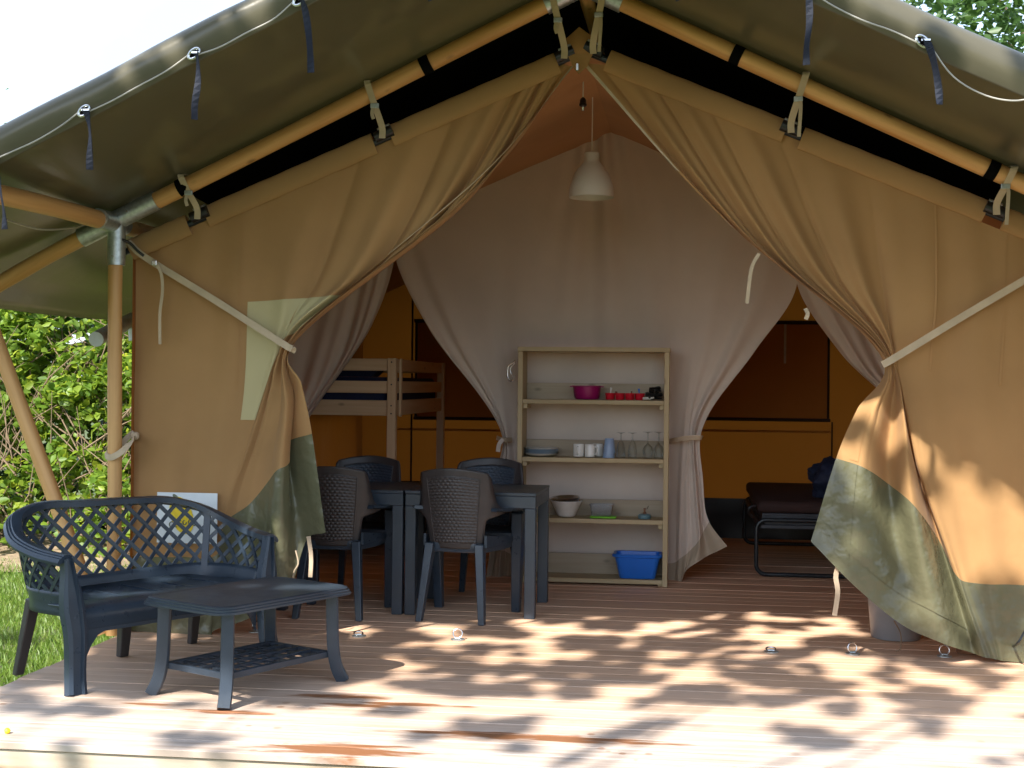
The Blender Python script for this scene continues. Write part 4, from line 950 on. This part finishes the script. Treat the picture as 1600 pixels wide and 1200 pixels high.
# magenta colander
t_ = thing('colander', ((-0.136, 2.32, 1.265)[0], 2.32, Z1), 'magenta plastic colander on the top shelf', 'colander')
MB().lathe([(0, .003), (.078, .003), (.086, .012), (.098, .088), (.104, .092), (.104, .097), (.096, .097), (.09, .088), (.08, .014), (0, .012)], 28).build('bowl', 'magenta', t_, smooth=True)
for s in (-1, 1): MB().box(s*.108-.01, s*.108+.01, -.03, .03, .086, .094).build('handle', 'magenta', t_, bevel=.003)
# red cutlery tray of four cups
t_ = thing('cutlery_holder', ((0.13, 2.3, 1.268)[0], 2.3, Z1), 'red plastic holder of joined cups with cutlery, on the top shelf', 'cutlery holder')
for k in range(4):
    x = -.105+k*.068; MB().lathe([(0, .002), (.026, .002), (.031, .01), (.034, .046), (.036, .048), (.031, .048), (.028, .01), (0, .008)], 18, (x, 0, 0)).build('cup', 'red', t_, smooth=True)
MB().box(-.135, .135, -.012, .012, .040, .0455).build('rim', 'red', t_, bevel=.002)
for x, hgt, mm, an in ((-.105, .085, 'white', .1), (-.09, .06, 'steel', .4), (-.04, .06, 'steel', -.3), (.03, .062, 'steel', .2), (.10, .08, 'tub', -.1)):
    MB().tube([(x, 0, .012), (x+an*.05, 0, hgt*.7), (x+an*.07, 0, hgt)], [.004, .004, .008], 8).build('cutlery', mm, t_, smooth=True)
# black utensils heap
t_ = thing('kitchen_utensils', ((0.328, 2.3, 1.27)[0], 2.3, Z1), 'heap of black plastic kitchen utensils at the right end of the top shelf', 'utensils')
for k in range(9):
    a = rnd.uniform(-.5, 3.6); L = rnd.uniform(.05, .085); c = Vector((rnd.uniform(-.035, .02), rnd.uniform(-.04, .05), .016+k*.0085))
    d = Vector((math.cos(a), math.sin(a)*.4, rnd.uniform(-.02, .22))).normalized()*L*.55
    MB().tube([c-d, c, c+d*.7, c+d], [.007, .008, .016, .011], 8).build('utensil', 'blackpl', t_, smooth=True)
MB().tube([(-.075, -.05, .012), (-.03, -.04, .014), (.0, -.03, .02)], [.010, .009, .006], 8).build('utensil', 'white', t_, smooth=True)
# plates
for k in range(5):
    o = MB().lathe([(0, .003), (.07, .003), (.085, .005), (.118, .019), (.121, .022), (.117, .022), (.084, .009), (0, .007)], 36).build('plate', 'ceramic' if k in (0, 4) else 'plateb', None, smooth=True)
    o.location = ((-0.45, 2.33, 0.872)[0]+rnd.uniform(-.004, .004), 2.33+rnd.uniform(-.003, .003), Z2+k*.0098)
    tag(o, ['white plate at the bottom of the stack on the middle shelf', 'grey-blue plate, second from the bottom of the plate stack', 'grey-blue plate in the middle of the plate stack', 'grey-blue plate just under the top white plate', 'white plate on top of the plate stack'][k], 'plate', 'stacked plates')
def mug(loc, rz, lab):
    t = empty('mug', loc, rz, lab, 'mug', 'white mugs')
    MB().lathe([(0, .003), (.032, .003), (.037, .008), (.038, .088), (.0365, .091), (.034, .088), (.033, .01), (0, .008)], 24).build('cup', 'ceramic', t, smooth=True)
    MB().tube(smoothpath([(.035, 0, .074), (.058, 0, .072), (.064, 0, .048), (.055, 0, .026), (.035, 0, .022)], 14), .0055, 8).build('handle', 'ceramic', t, smooth=True)
mug(((-0.187, 2.29, 0.879)[0], 2.29, Z2), R(-95), 'white mug nearest the plates, handle towards the viewer')
mug(((-0.107, 2.28, 0.881)[0], 2.28, Z2), R(-35), 'white mug in front of another, beside the blue tumblers')
mug(((-0.06, 2.37, 0.877)[0], 2.37, Z2), R(40), 'white mug standing at the back, mostly hidden by the front one')
# blue tumblers upside down, nested
for k in range(2):
    o = MB().lathe([(.041, 0), (.042, .004), (.031, .098), (.027, .102), (0, .102)], 26).build('tumbler', 'bluec', None, smooth=True)
    o.location = ((0.021, 2.28, 0.883)[0], 2.28, Z2+k*.030) if k == 0 else ((0.025, 2.28, 0.883)[0], 2.28, Z2+.032)
    tag(o, ['lower pale blue tumbler turned upside down beside the mugs', 'upper pale blue tumbler stacked on the other one'][k], 'tumbler', 'pale blue tumblers')
# glasses
def glass(name, prof_, loc, lab, grp):
    o = MB().lathe(prof_, 20).build(name, 'glass', None, smooth=True); o.location = loc; return tag(o, lab, 'glass', grp)
flute = [(.030, 0), (.031, .002), (.030, .060), (.022, .105), (.008, .125), (.005, .130), (.005, .166), (.012, .171), (.030, .174), (.030, .176), (.0, .177)]
fin = [(.0285, 0), (.0285, .060), (.0205, .104), (.0, .120)]
wine = [(.028, 0), (.034, .03), (.037, .055), (.030, .082), (.012, .098), (.0045, .106), (.0045, .172), (.012, .178), (.032, .181), (.032, .183), (.0, .184)]
for px_, lab in (((0.105, 2.27, 0.881)[0], 'clear flute glass turned upside down next to the blue tumblers'), ((0.184, 2.27, 0.882)[0], 'clear flute glass turned upside down next to the wine glasses')):
    glass('flute_glass', flute + [(0, .1765)], (px_, 2.27, Z2), lab, 'upturned flutes')
for px_, lab in (((0.289, 2.27, 0.884)[0], 'clear wine glass turned upside down, the left one of two'), ((0.363, 2.27, 0.885)[0], 'clear wine glass turned upside down by the right shelf side')):
    glass('wine_glass', wine, (px_, 2.27, Z2), lab, 'upturned wine glasses')
# white mixing bowl with a strainer
t_ = thing('mixing_bowl', ((-0.27, 2.32, 0.445)[0], 2.32, Z3), 'white mixing bowl on the lower shelf', 'bowl')
MB().lathe([(0, .003), (.055, .003), (.062, .008), (.105, .104), (.110, .108), (.109, .112), (.101, .108), (.058, .012), (0, .009)], 32).build('bowl', 'white', t_, smooth=True)
o = MB().lathe([(.0, .075), (.05, .08), (.085, .10), (.103, .128), (.107, .132), (.104, .135), (.098, .13), (.08, .105), (.0, .083)], 30).build('strainer', 'steel', None, smooth=True)
o.location = ((-0.274, 2.32, 0.445)[0], 2.325, Z3+.002); o.rotation_euler = (R(3), R(-3), 0); tag(o, 'steel strainer lying inside the white mixing bowl', 'strainer')
# clear box on its green lid
o = MB(); q = [rr(.088, .058, .02, .002), rr(.090, .06, .022, .006), rr(.090, .06, .022, .012), rr(.086, .056, .02, .014)]
v = [p for L in q for p in L]; f = [(i*24+k, i*24+(k+1) % 24, (i+1)*24+(k+1) % 24, (i+1)*24+k) for i in range(3) for k in range(24)]+[tuple(range(24))[::-1], tuple(72+k for k in range(24))]
lid = o.add(v, f).build('box_lid', 'green', None, smooth=True); lid.location = ((-0.01, 2.29, 0.449)[0], 2.29, Z3); lid.rotation_euler = (0, 0, -.05)
tag(lid, 'lime green lid lying under the clear food box', 'lid')
q = [rr(.064, .044, .02, .001), rr(.068, .048, .02, .005), rr(.078, .056, .022, .072), rr(.084, .062, .022, .074), rr(.084, .062, .022, .080), rr(.076, .054, .02, .080), rr(.066, .046, .02, .008), rr(.06, .04, .018, .006)]
v = [p for L in q for p in L]; f = [(i*24+k, i*24+(k+1) % 24, (i+1)*24+(k+1) % 24, (i+1)*24+k) for i in range(7) for k in range(24)]+[tuple(range(24))[::-1], tuple(168+k for k in range(24))]
fb = MB().add(v, f).build('food_box', 'clearpl', None, smooth=True); fb.location = ((-0.024, 2.3, 0.461)[0], 2.30, Z3+.0145); tag(fb, 'clear plastic food box standing on a green lid', 'food box')
# gas burner / oil lamp
t_ = thing('camping_burner', ((0.271, 2.29, 0.456)[0], 2.29, Z3), 'small blue-grey camping burner with a brass top on the lower shelf', 'burner')
MB().lathe([(0, .001), (.04, .001), (.044, .006), (.044, .026), (.036, .033), (.016, .036), (0, .036)], 26).build('gas_can', 'burner', t_, smooth=True)
MB().lathe([(.014, .036), (.014, .042), (.007, .045), (.007, .07), (.01, .073), (.0, .074)], 16).build('valve', 'stone', t_, smooth=True)
MB().tube([(.004, 0, .066), (.02, 0, .07), (.026, 0, .09)], .0025, 6).build('wire_handle', 'steel', t_)
# blue tub
t_ = thing('washing_up_tub', ((0.227, 2.28, 0.051)[0], 2.31, Z4), 'bright blue washing-up tub on the bottom shelf', 'tub')
q = [rr(.118, .082, .03, .002), rr(.122, .086, .032, .006), rr(.152, .108, .036, .145), rr(.168, .118, .04, .150), rr(.170, .120, .04, .162), rr(.165, .115, .04, .170), rr(.150, .106, .034, .166), rr(.118, .082, .03, .012)]
v = [p for L in q for p in L]; f = [(i*24+k, i*24+(k+1) % 24, (i+1)*24+(k+1) % 24, (i+1)*24+k) for i in range(7) for k in range(24)]+[tuple(range(24))[::-1], tuple(168+k for k in range(24))]
MB().add(v, f).build('tub_body', 'tub', t_, smooth=True)
for s in (-1, 1): MB().box(s*.1655-.008, s*.1655+.008, -.05, .05, .147, .1615).build('handle', 'tub', t_, bevel=.004)

# metal hook hanging at the left of the shelf
t_ = empty('metal_hook', (-0.664, 2.27, 1.486), 0, 'bent steel wire hook hanging on the left side of the shelf unit', 'hook')
MB().tube(smoothpath([(.03, 0, .05), (.02, 0, .035), (-.005, 0, .02), (-.02, 0, .0), (-.022, 0, -.06), (-.005, 0, -.095), (.018, 0, -.09), (.022, 0, -.06)], 24), .0045, 8).build('wire', 'steel', t_, smooth=True)
MB().tube(smoothpath([(.028, .01, .03), (.0, .01, .0), (-.002, .01, -.04), (.014, .01, -.06)], 14), .004, 8).build('wire', 'steel', t_, smooth=True)

# ---------------------------------------------------------------- pendant lamp and bare bulb holder
lp = empty('pendant_lamp', (-0.041, 1.2, 2.511), 0, 'white bell-shaped pendant lamp hanging in the tent opening', 'lamp')
MB().lathe([(.137, .004), (.137, .0), (.133, .0), (.128, .06), (.10, .14), (.055, .195), (.043, .215), (.041, .268), (.0, .272)], 40).build('lamp_shade', 'lampw', lp, smooth=True)
MB().lathe([(.138, .004), (.134, .05), (.128, .085), (.104, .15), (.060, .204), (.048, .222), (.046, .27), (.040, .276), (.0, .278)], 40).build('lamp_shade', 'lampw', lp, smooth=True)
MB().tube([(0, 0, .275), (.001, 0, .5), (0, 0, .70)], .0035, 8).build('cord', 'white', lp)
MB().lathe([(0, .19), (.02, .19), (.022, .2), (.022, .26), (0, .265)], 16).build('bulb_holder', 'white', lp, smooth=True)
bh = empty('bulb_holder', (-0.06, 0.7, 2.966), 0, 'black bulb holder with wire hanging just below the tent peak', 'bulb holder')
MB().lathe([(0, -.005), (.012, -.005), (.018, .0), (.022, .004), (.022, .014), (.019, .016), (.019, .034), (.012, .046), (.004, .052), (0, .052)], 18).build('socket', 'blackpl', bh, smooth=True)
MB().tube([(0, 0, .05), (.001, 0, .2), (0, 0, .36)], .004, 8).build('cord', 'white', bh)
MB().lathe([(0, -.028), (.01, -.024), (.014, -.006), (.0, -.004)], 12).build('bulb_cap', 'steel', bh, smooth=True)

# ---------------------------------------------------------------- bunk bed in the left sleeping cabin
bk = empty('bunk_bed', (-1.665, 3.0, 0), label='pine bunk bed with navy mattress in the left sleeping cabin', cat='bunk bed')
def bbox(name, x0, x1, y0, y1, z0, z1, mat, par=bk, bev=.004): 
    o = box(name, x0, x1, y0, y1, z0, z1, mat, None, bev); o.parent = par; return o
W_, L_ = .92, 2.06
zr = [(-1.927, 3.0, 1.552)[2], (-1.926, 3.0, 1.46)[2], (-1.926, 3.0, 1.382)[2], (-1.925, 3.0, 1.29)[2], (-1.924, 3.0, 1.236)[2], (-1.923, 3.0, 1.119)[2]]
TOPZ = zr[0]+.004
for x, y_ in ((0, 0), (-W_, 0), (0, L_), (-W_, L_)): bbox('bed_post', x-.033, x+.033, y_-.02, y_+.045, 0, TOPZ, 'pinez')
for k in range(0, 6, 2):
    z1, z0 = zr[k], zr[k+1]
    for y_ in (0, L_): bbox('end_rail', -W_+.034, -.034, y_, y_+.024, z0, z1, 'pine')
    for x in (-W_, 0):
        o = bbox('side_rail', -(L_-.08)/2, (L_-.08)/2, -.012, .012, z0, z1, 'pine'); o.location = (x, L_/2+.02, (z0+z1)/2); o.rotation_euler = (0, 0, R(90))
bbox('mattress', -W_+.04, -.04, .05, L_-.03, zr[5]+.03, zr[2]+.03, 'mattress', bk, .03)
bbox('pillow', -W_+.12, -.15, .08, .40, zr[2]+.032, zr[1]+.05, 'mattress', bk, .04)
bbox('guard_upright', .014, .034, .18, .225, zr[5]-.01, zr[0]+.004, 'pinez')
for z0, z1 in ((.28, .37),):
    for y_ in (0, L_): bbox('end_rail', -W_+.034, -.034, y_, y_+.024, z0, z1, 'pine')
    for x in (-W_, 0):
        o = bbox('side_rail', -(L_-.08)/2, (L_-.08)/2, -.012, .012, z0, z1, 'pine'); o.location = (x, L_/2+.02, (z0+z1)/2); o.rotation_euler = (0, 0, R(90))
bbox('mattress', -W_+.04, -.04, .05, L_-.03, .37, .48, 'mattress', bk, .03)
for z in (.2, .1): pass
for x, y_ in ((-.0, .06),):
    for z in (TOPZ-.03, TOPZ-.2, TOPZ-.36, TOPZ-.42): MB().tube([(x, -.024, z), (x, -.017, z)], .006, 8).build('bed_bolt', 'tube', bk)

# ---------------------------------------------------------------- metal bed in the right sleeping cabin
mb_ = empty('metal_bed', (1.52, 2.85, 0), label='low bed with black tubular steel frame and dark brown mattress in the right cabin', cat='bed')
def loop(y_):
    hw_ = .46; r_ = .07; zt = .41; zb = .018
    pts = []
    for cx, cz, a0 in ((hw_-r_, zt-r_, 0), (-hw_+r_, zt-r_, 90), (-hw_+r_, zb+r_, 180), (hw_-r_, zb+r_, 270)):
        for i in range(7): a = R(a0+15*i); pts.append((cx+r_*math.cos(a), y_, cz+r_*math.sin(a)))
    pts.append(pts[0]); MB().tube(pts, .016, 10, caps=False).build('tube_frame', 'tube', mb_, smooth=True)
loop(0); loop(1.95)
for s in (-1, 1): MB().box(s*.44-.012, s*.44+.012, .02, 1.93, .35, .40).build('side_rail', 'slate', mb_, bevel=.003)
MB().box(-.43, .43, .03, .055, .345, .372).build('end_rail', 'slate', mb_, bevel=.003); MB().box(-.40, .40, .04, .07, .373, .44).build('end_panel', 'slate', mb_, bevel=.003)
MB().box(-.45, .45, .03, 1.96, .455, .545).build('mattress', 'brownm', mb_, bevel=.035, seg=3, smooth=True); MB().box(-.42, .42, .045, 1.94, .40, .4545).build('base', 'slate', mb_, bevel=.005)
MB().tube(smoothpath([(-.46, .1, .50), (-.50, .1, .49), (-.51, .1, .45), (-.48, .1, .42)], 10), .012, 8).build('mattress_handle', 'blackpl', mb_, smooth=True)
# crumpled navy jacket on the bed
bm = bmesh.new(); bmesh.ops.create_icosphere(bm, subdivisions=5, radius=1)
for v_ in bm.verts:
    n1 = mnoise.fractal(v_.co*1.5+Vector((3, 1, 2)), 1.0, 2.1, 4); n2 = mnoise.ridged_multi_fractal(v_.co*1.3, 1.0, 2.0, 4, 1.0, 2.0)
    v_.co *= .85 + .30*n1 + .05*n2; v_.co = Vector((v_.co.x*.25, v_.co.y*.25, max(v_.co.z, -.55)*.21))
me = bpy.data.meshes.new('jacket'); bm.to_mesh(me); bm.free(); me.materials.append(MAT['jacket']); me.polygons.foreach_set('use_smooth', [True]*len(me.polygons))
jk = link('jacket', me); jk.location = (1.70, 3.2, .545+.125); jk.rotation_euler = (0, 0, .4); tag(jk, 'crumpled navy blue jacket or blanket lying on the metal bed', 'jacket')

# ---------------------------------------------------------------- waste bin, tie-down rings, small bits
wb = empty('waste_bin', (1.70, .60, 0), label='mauve-grey tapered plastic bin standing behind the right curtain', cat='bin')
MB().lathe([(0, .002), (.128, .002), (.134, .008), (.160, .30), (.166, .305), (.166, .315), (.157, .315), (.150, .30), (.126, .012), (0, .01)], 40).build('bin_body', 'bin', wb, smooth=True)
RG = [(-1.778, .12, 1), (-1.194, .10, 0), (-.654, .095, 1), (.992, .065, 0), (1.405, .085, 1), (1.867, .11, 1)]
RL = ['steel tie-down ring on the deck behind the coffee table', 'flat-lying tie-down ring on the deck just right of the coffee table', 'upright tie-down ring on the deck in front of the dining table',
      'flat-lying tie-down ring on the deck left of the two rings by the bin', 'upright tie-down ring on the deck in front of the mauve bin', 'upright tie-down ring nearest the right curtain hem']
for (x, y_, upr), lab in zip(RG, RL):
    t_ = empty('tie_down_ring', (x, y_, .001), rnd.uniform(-.4, .4), lab, 'ring', 'deck tie-down rings')
    MB().lathe([(0, 0), (.038, 0), (.038, .004), (.02, .007), (0, .008)], 20).build('base_plate', 'galv', t_, smooth=True)
    an = R(12) if upr else R(80)
    pts = [(.0245*math.cos(a), math.sin(an)*(.0245*math.sin(a)+.022), .008+math.cos(an)*(.0245*math.sin(a)+.024)) for a in np.linspace(0, 6.283, 21)]
    MB().tube(pts, .004, 8, caps=False).build('ring', 'steel', t_, smooth=True)
    MB().tube([(-.012, 0, .008), (.012, 0, .008)], .007, 8).build('ring_clip', 'galv', t_, smooth=True)
bm = bmesh.new(); bmesh.ops.create_icosphere(bm, subdivisions=3, radius=1)
for v_ in bm.verts: v_.co *= 1+.25*mnoise.noise(v_.co*1.4); v_.co = Vector((v_.co.x*.055, v_.co.y*.035, max(v_.co.z, -.6)*.028))
me = bpy.data.meshes.new('wood_block'); bm.to_mesh(me); bm.free(); me.materials.append(MAT['stone'])
wbk = link('wood_block', me); wbk.location = (*(1.999, 0.195, 0.0)[:2], .017); tag(wbk, 'small reddish brown wood chunk under the right curtain hem', 'wood chunk')
bm = bmesh.new(); bmesh.ops.create_icosphere(bm, subdivisions=2, radius=.012)
me = bpy.data.meshes.new('fallen_fruit')
for v_ in bm.verts: v_.co *= 1+.3*mnoise.noise(v_.co*60)
bm.to_mesh(me); bm.free(); me.materials.append(MAT['lemon']); ff = link('fallen_fruit', me); ff.location = (*(-2.048, -2.087, 0.0)[:2], .010); tag(ff, 'tiny yellow-green fallen fruit at the front left deck corner', 'fruit')
cd = MB().tube(smoothpath([(2.211, -0.1, 0.183), (2.168, -0.13, 0.124), (*(2.197, 0.198, 0.0)[:2], .03), (*(2.105, 0.1, 0.0)[:2], .007), (*(2.06, 0.141, 0.0)[:2], .007)], 24), .006, 8).build('power_cable', 'tube', None, smooth=True); tag(cd, 'dark power cable lying over the right curtain hem', 'cable')
c2 = MB().tube(smoothpath([(1.613, 0.1, 0.176), (1.655, 0.16, 0.101), (1.659, 0.18, 0.024), (*(1.636, 0.18, 0.0)[:2], .005)], 16), .003, 6).build('guy_line', 'twig', None, smooth=True); tag(c2, 'thin loose cord hanging in front of the mauve bin', 'cord')
# pale drain pipe beyond the left corner
pp = empty('drain_pipe', (-3.14, 1.6, 1.75), 0, 'pale grey plastic drain pipe seen between the left post and the canvas', 'pipe')
O_ = Vector((-3.14, 1.6, 1.75))
MB().tube([Vector((-3.066, 0.9, 1.619))-O_, Vector((-3.131, 1.6, 1.776))-O_], .047, 16).build('pipe', 'pipe', pp, smooth=True)
MB().tube([Vector((-3.106, 1.25, 1.697))-O_, Vector((-3.12, 1.4, 1.728))-O_], .054, 16).build('collar', 'pipe', pp, smooth=True)
MB().tube([Vector((-3.131, 1.6, 1.771))-O_, Vector((-3.112, 1.6, 1.72))-O_, Vector((-3.107, 1.6, 1.634))-O_], .046, 16).build('down_pipe', 'pipe', pp, smooth=True)
# canvas fold of the left curtain lying on the deck below the bench
fw_ = MB()

# ---------------------------------------------------------------- hedge and trees
def leaf_cloud(name, P, size, mat, parent, up=.6, aspect=.6, droop=.1):
    V, F = leaves(np.asarray(P), np.full(len(P), size), up, aspect=aspect, droop=droop); return raw(name, V, F, mat, parent)
hd = empty('hedge', (-5.5, 5.6, GZ), label='tall leafy green hedge in sunlight behind the bench', cat='hedge')
P = []
while len(P) < 46000:
    x = rng.uniform(-9.5, -2.75); dd = rng.exponential(.30); z = GZ + .05 + 3.3*rng.random()**.7
    front = 4.75 + .30*(z-GZ) + .40*mnoise.noise((x*.9+7, z*.9, 3)) + .28*mnoise.noise((x*2.6, z*2.6, 14))
    if mnoise.noise((x*1.9, z*1.9, 19)) < -.22 and rng.random() < .85: continue
    if mnoise.noise((x*5, z*5, 29)) < -.15 and rng.random() < .7: continue
    if z < .75 and rng.random() < .3: continue
    P.append((x, front+dd, z))
P = np.array(P)-np.array(hd.location); o = leaf_cloud('foliage', P, .095, 'hedge', hd, .35); o['kind'] = 'stuff'
tw_ = MB()
for k in range(800):
    x = rnd.uniform(-9, -2.8); h0 = rnd.uniform(0, 2.0); y_ = 4.85+.3*h0+rnd.random()*.5; a = rnd.uniform(-1.1, 1.1); L = rnd.uniform(.3, 1.1)
    b0 = Vector((x, y_, GZ+h0)) - hd.location; b1 = b0+Vector((math.sin(a)*L, rnd.uniform(-.4, .15)*L*.5, math.cos(a)*L)); m1 = b0.lerp(b1, .5)+Vector((rnd.uniform(-.1, .1), 0, 0))
    tw_.tube([b0, m1, b1], [.009, .006, .0025], 5, caps=False)
tw_.build('twigs', 'twig', hd)['kind'] = 'stuff'
MB().box(-4.2, 2.8, .9, 1.2, 0, 2.6)
# dense inner mass so that the lawn behind does not shine through
P = np.stack([rng.uniform(-9.5, -2.75, 5000), rng.uniform(6.0, 6.8, 5000), rng.uniform(GZ, 2.7, 5000)], 1)-np.array(hd.location)
o = leaf_cloud('foliage', P, .2, 'treeleaf', hd, .3); o['kind'] = 'stuff'

def tree(name, base, height, cr, n, lsize, lab, mat='treeleaf', seed=1, squash=.8, clumps=60):
    r_ = np.random.default_rng(seed); t = empty(name, base, 0, lab, 'tree')
    tb = MB(); th = height*.55; tb.tube([(0, 0, -.05), (.04, .02, th*.4), (-.03, .05, th), (.05, 0, height*.85)], [.2, .16, .12, .03], 10)
    cc = []
    for k in range(clumps):
        d = r_.normal(size=3); d /= np.linalg.norm(d); rr_ = cr*(.35+.6*r_.random()**.6); c = np.array([0, 0, height*.72])+d*rr_*np.array([1, 1, squash]); cc.append(c)
        if k < 16: tb.tube([(0, 0, th*(.7+.3*r_.random())), tuple(np.array([0, 0, th])*.4+c*.6), tuple(c)], [.06, .04, .012], 6)
    tb.build('trunk', 'bark', t, smooth=True)
    cc = np.array(cc); idx = r_.integers(0, len(cc), n); sp = .28*cr*(.5+r_.random(len(cc)))
    P = cc[idx]+r_.normal(size=(n, 3))*sp[idx][:, None]*np.array([1, 1, .7])*.8
    V, F = leaves(P, np.full(n, lsize), .5, rngl=r_, droop=.15); o = raw('crown', V, F, mat, t); o['kind'] = 'stuff'; return t
tree('broadleaf_tree', (7.2, 15, GZ), 9.5, 4.0, 16000, .16, 'green broadleaf tree rising behind the roof at the top right', seed=3, clumps=90)
tree('broadleaf_tree', (-15.6, 20.5, GZ), 7.6, 2.3, 5000, .17, 'tree whose top leaves show above the roof at the far left', seed=5)

# the garden tree behind the viewer that dapples the deck with its shade
sh = empty('shade_tree', (-3.6, -11.6, GZ), label='broad garden tree behind the viewer shading the deck', cat='tree')
So = np.array(SUN); P = []; r_ = np.random.default_rng(11)
def lit(x, y_):
    if x < -2.6: return .88
    if x < -.95 and y_ > -1.28: return .22
    if y_ < -1.75: return .93
    if y_ < -1.15: return .80
    if x > 1.7: return .72
    return .50
n_try = 0
while len(P) < 24000 and n_try < 400000:
    n_try += 1
    x = r_.uniform(-7, 4.6); y_ = r_.uniform(-3.4, 2.2)
    f = .5+.5*(mnoise.noise((x*3.3, y_*2.6, 3))*.7+mnoise.noise((x*7, y_*5.6, 8))*.55)
    th = lit(x, y_)
    # shade where the field is high
    if f < .30+.40*th: continue
    t = 10.4 + 1.6*mnoise.noise((x*.6, y_*.6, 1)) + r_.normal()*.45
    P.append(np.array([x, y_, 0])+So*t)
P = np.array(P)-np.array(sh.location)
V, F = leaves(P, np.full(len(P), .115), .8, rngl=r_, aspect=.65); o = raw('crown', V, F, 'treeleaf', sh); o['kind'] = 'stuff'
tb = MB(); tb.tube([(0, 0, 0), (.05, .1, 2), (.0, .5, 4.2), (.1, 1.6, 6.4)], [.26, .2, .16, .11], 12)
for k in range(9):
    c = P[r_.integers(0, len(P))]; s0 = Vector((.0, .5, 4.2)).lerp(Vector((.1, 1.6, 6.4)), r_.random()); tb.tube([s0, s0.lerp(Vector(c), .5)+Vector((0, 0, .3)), Vector(c)], [.03, .015, .005], 6)
tb.build('trunk', 'bark', sh, smooth=True)
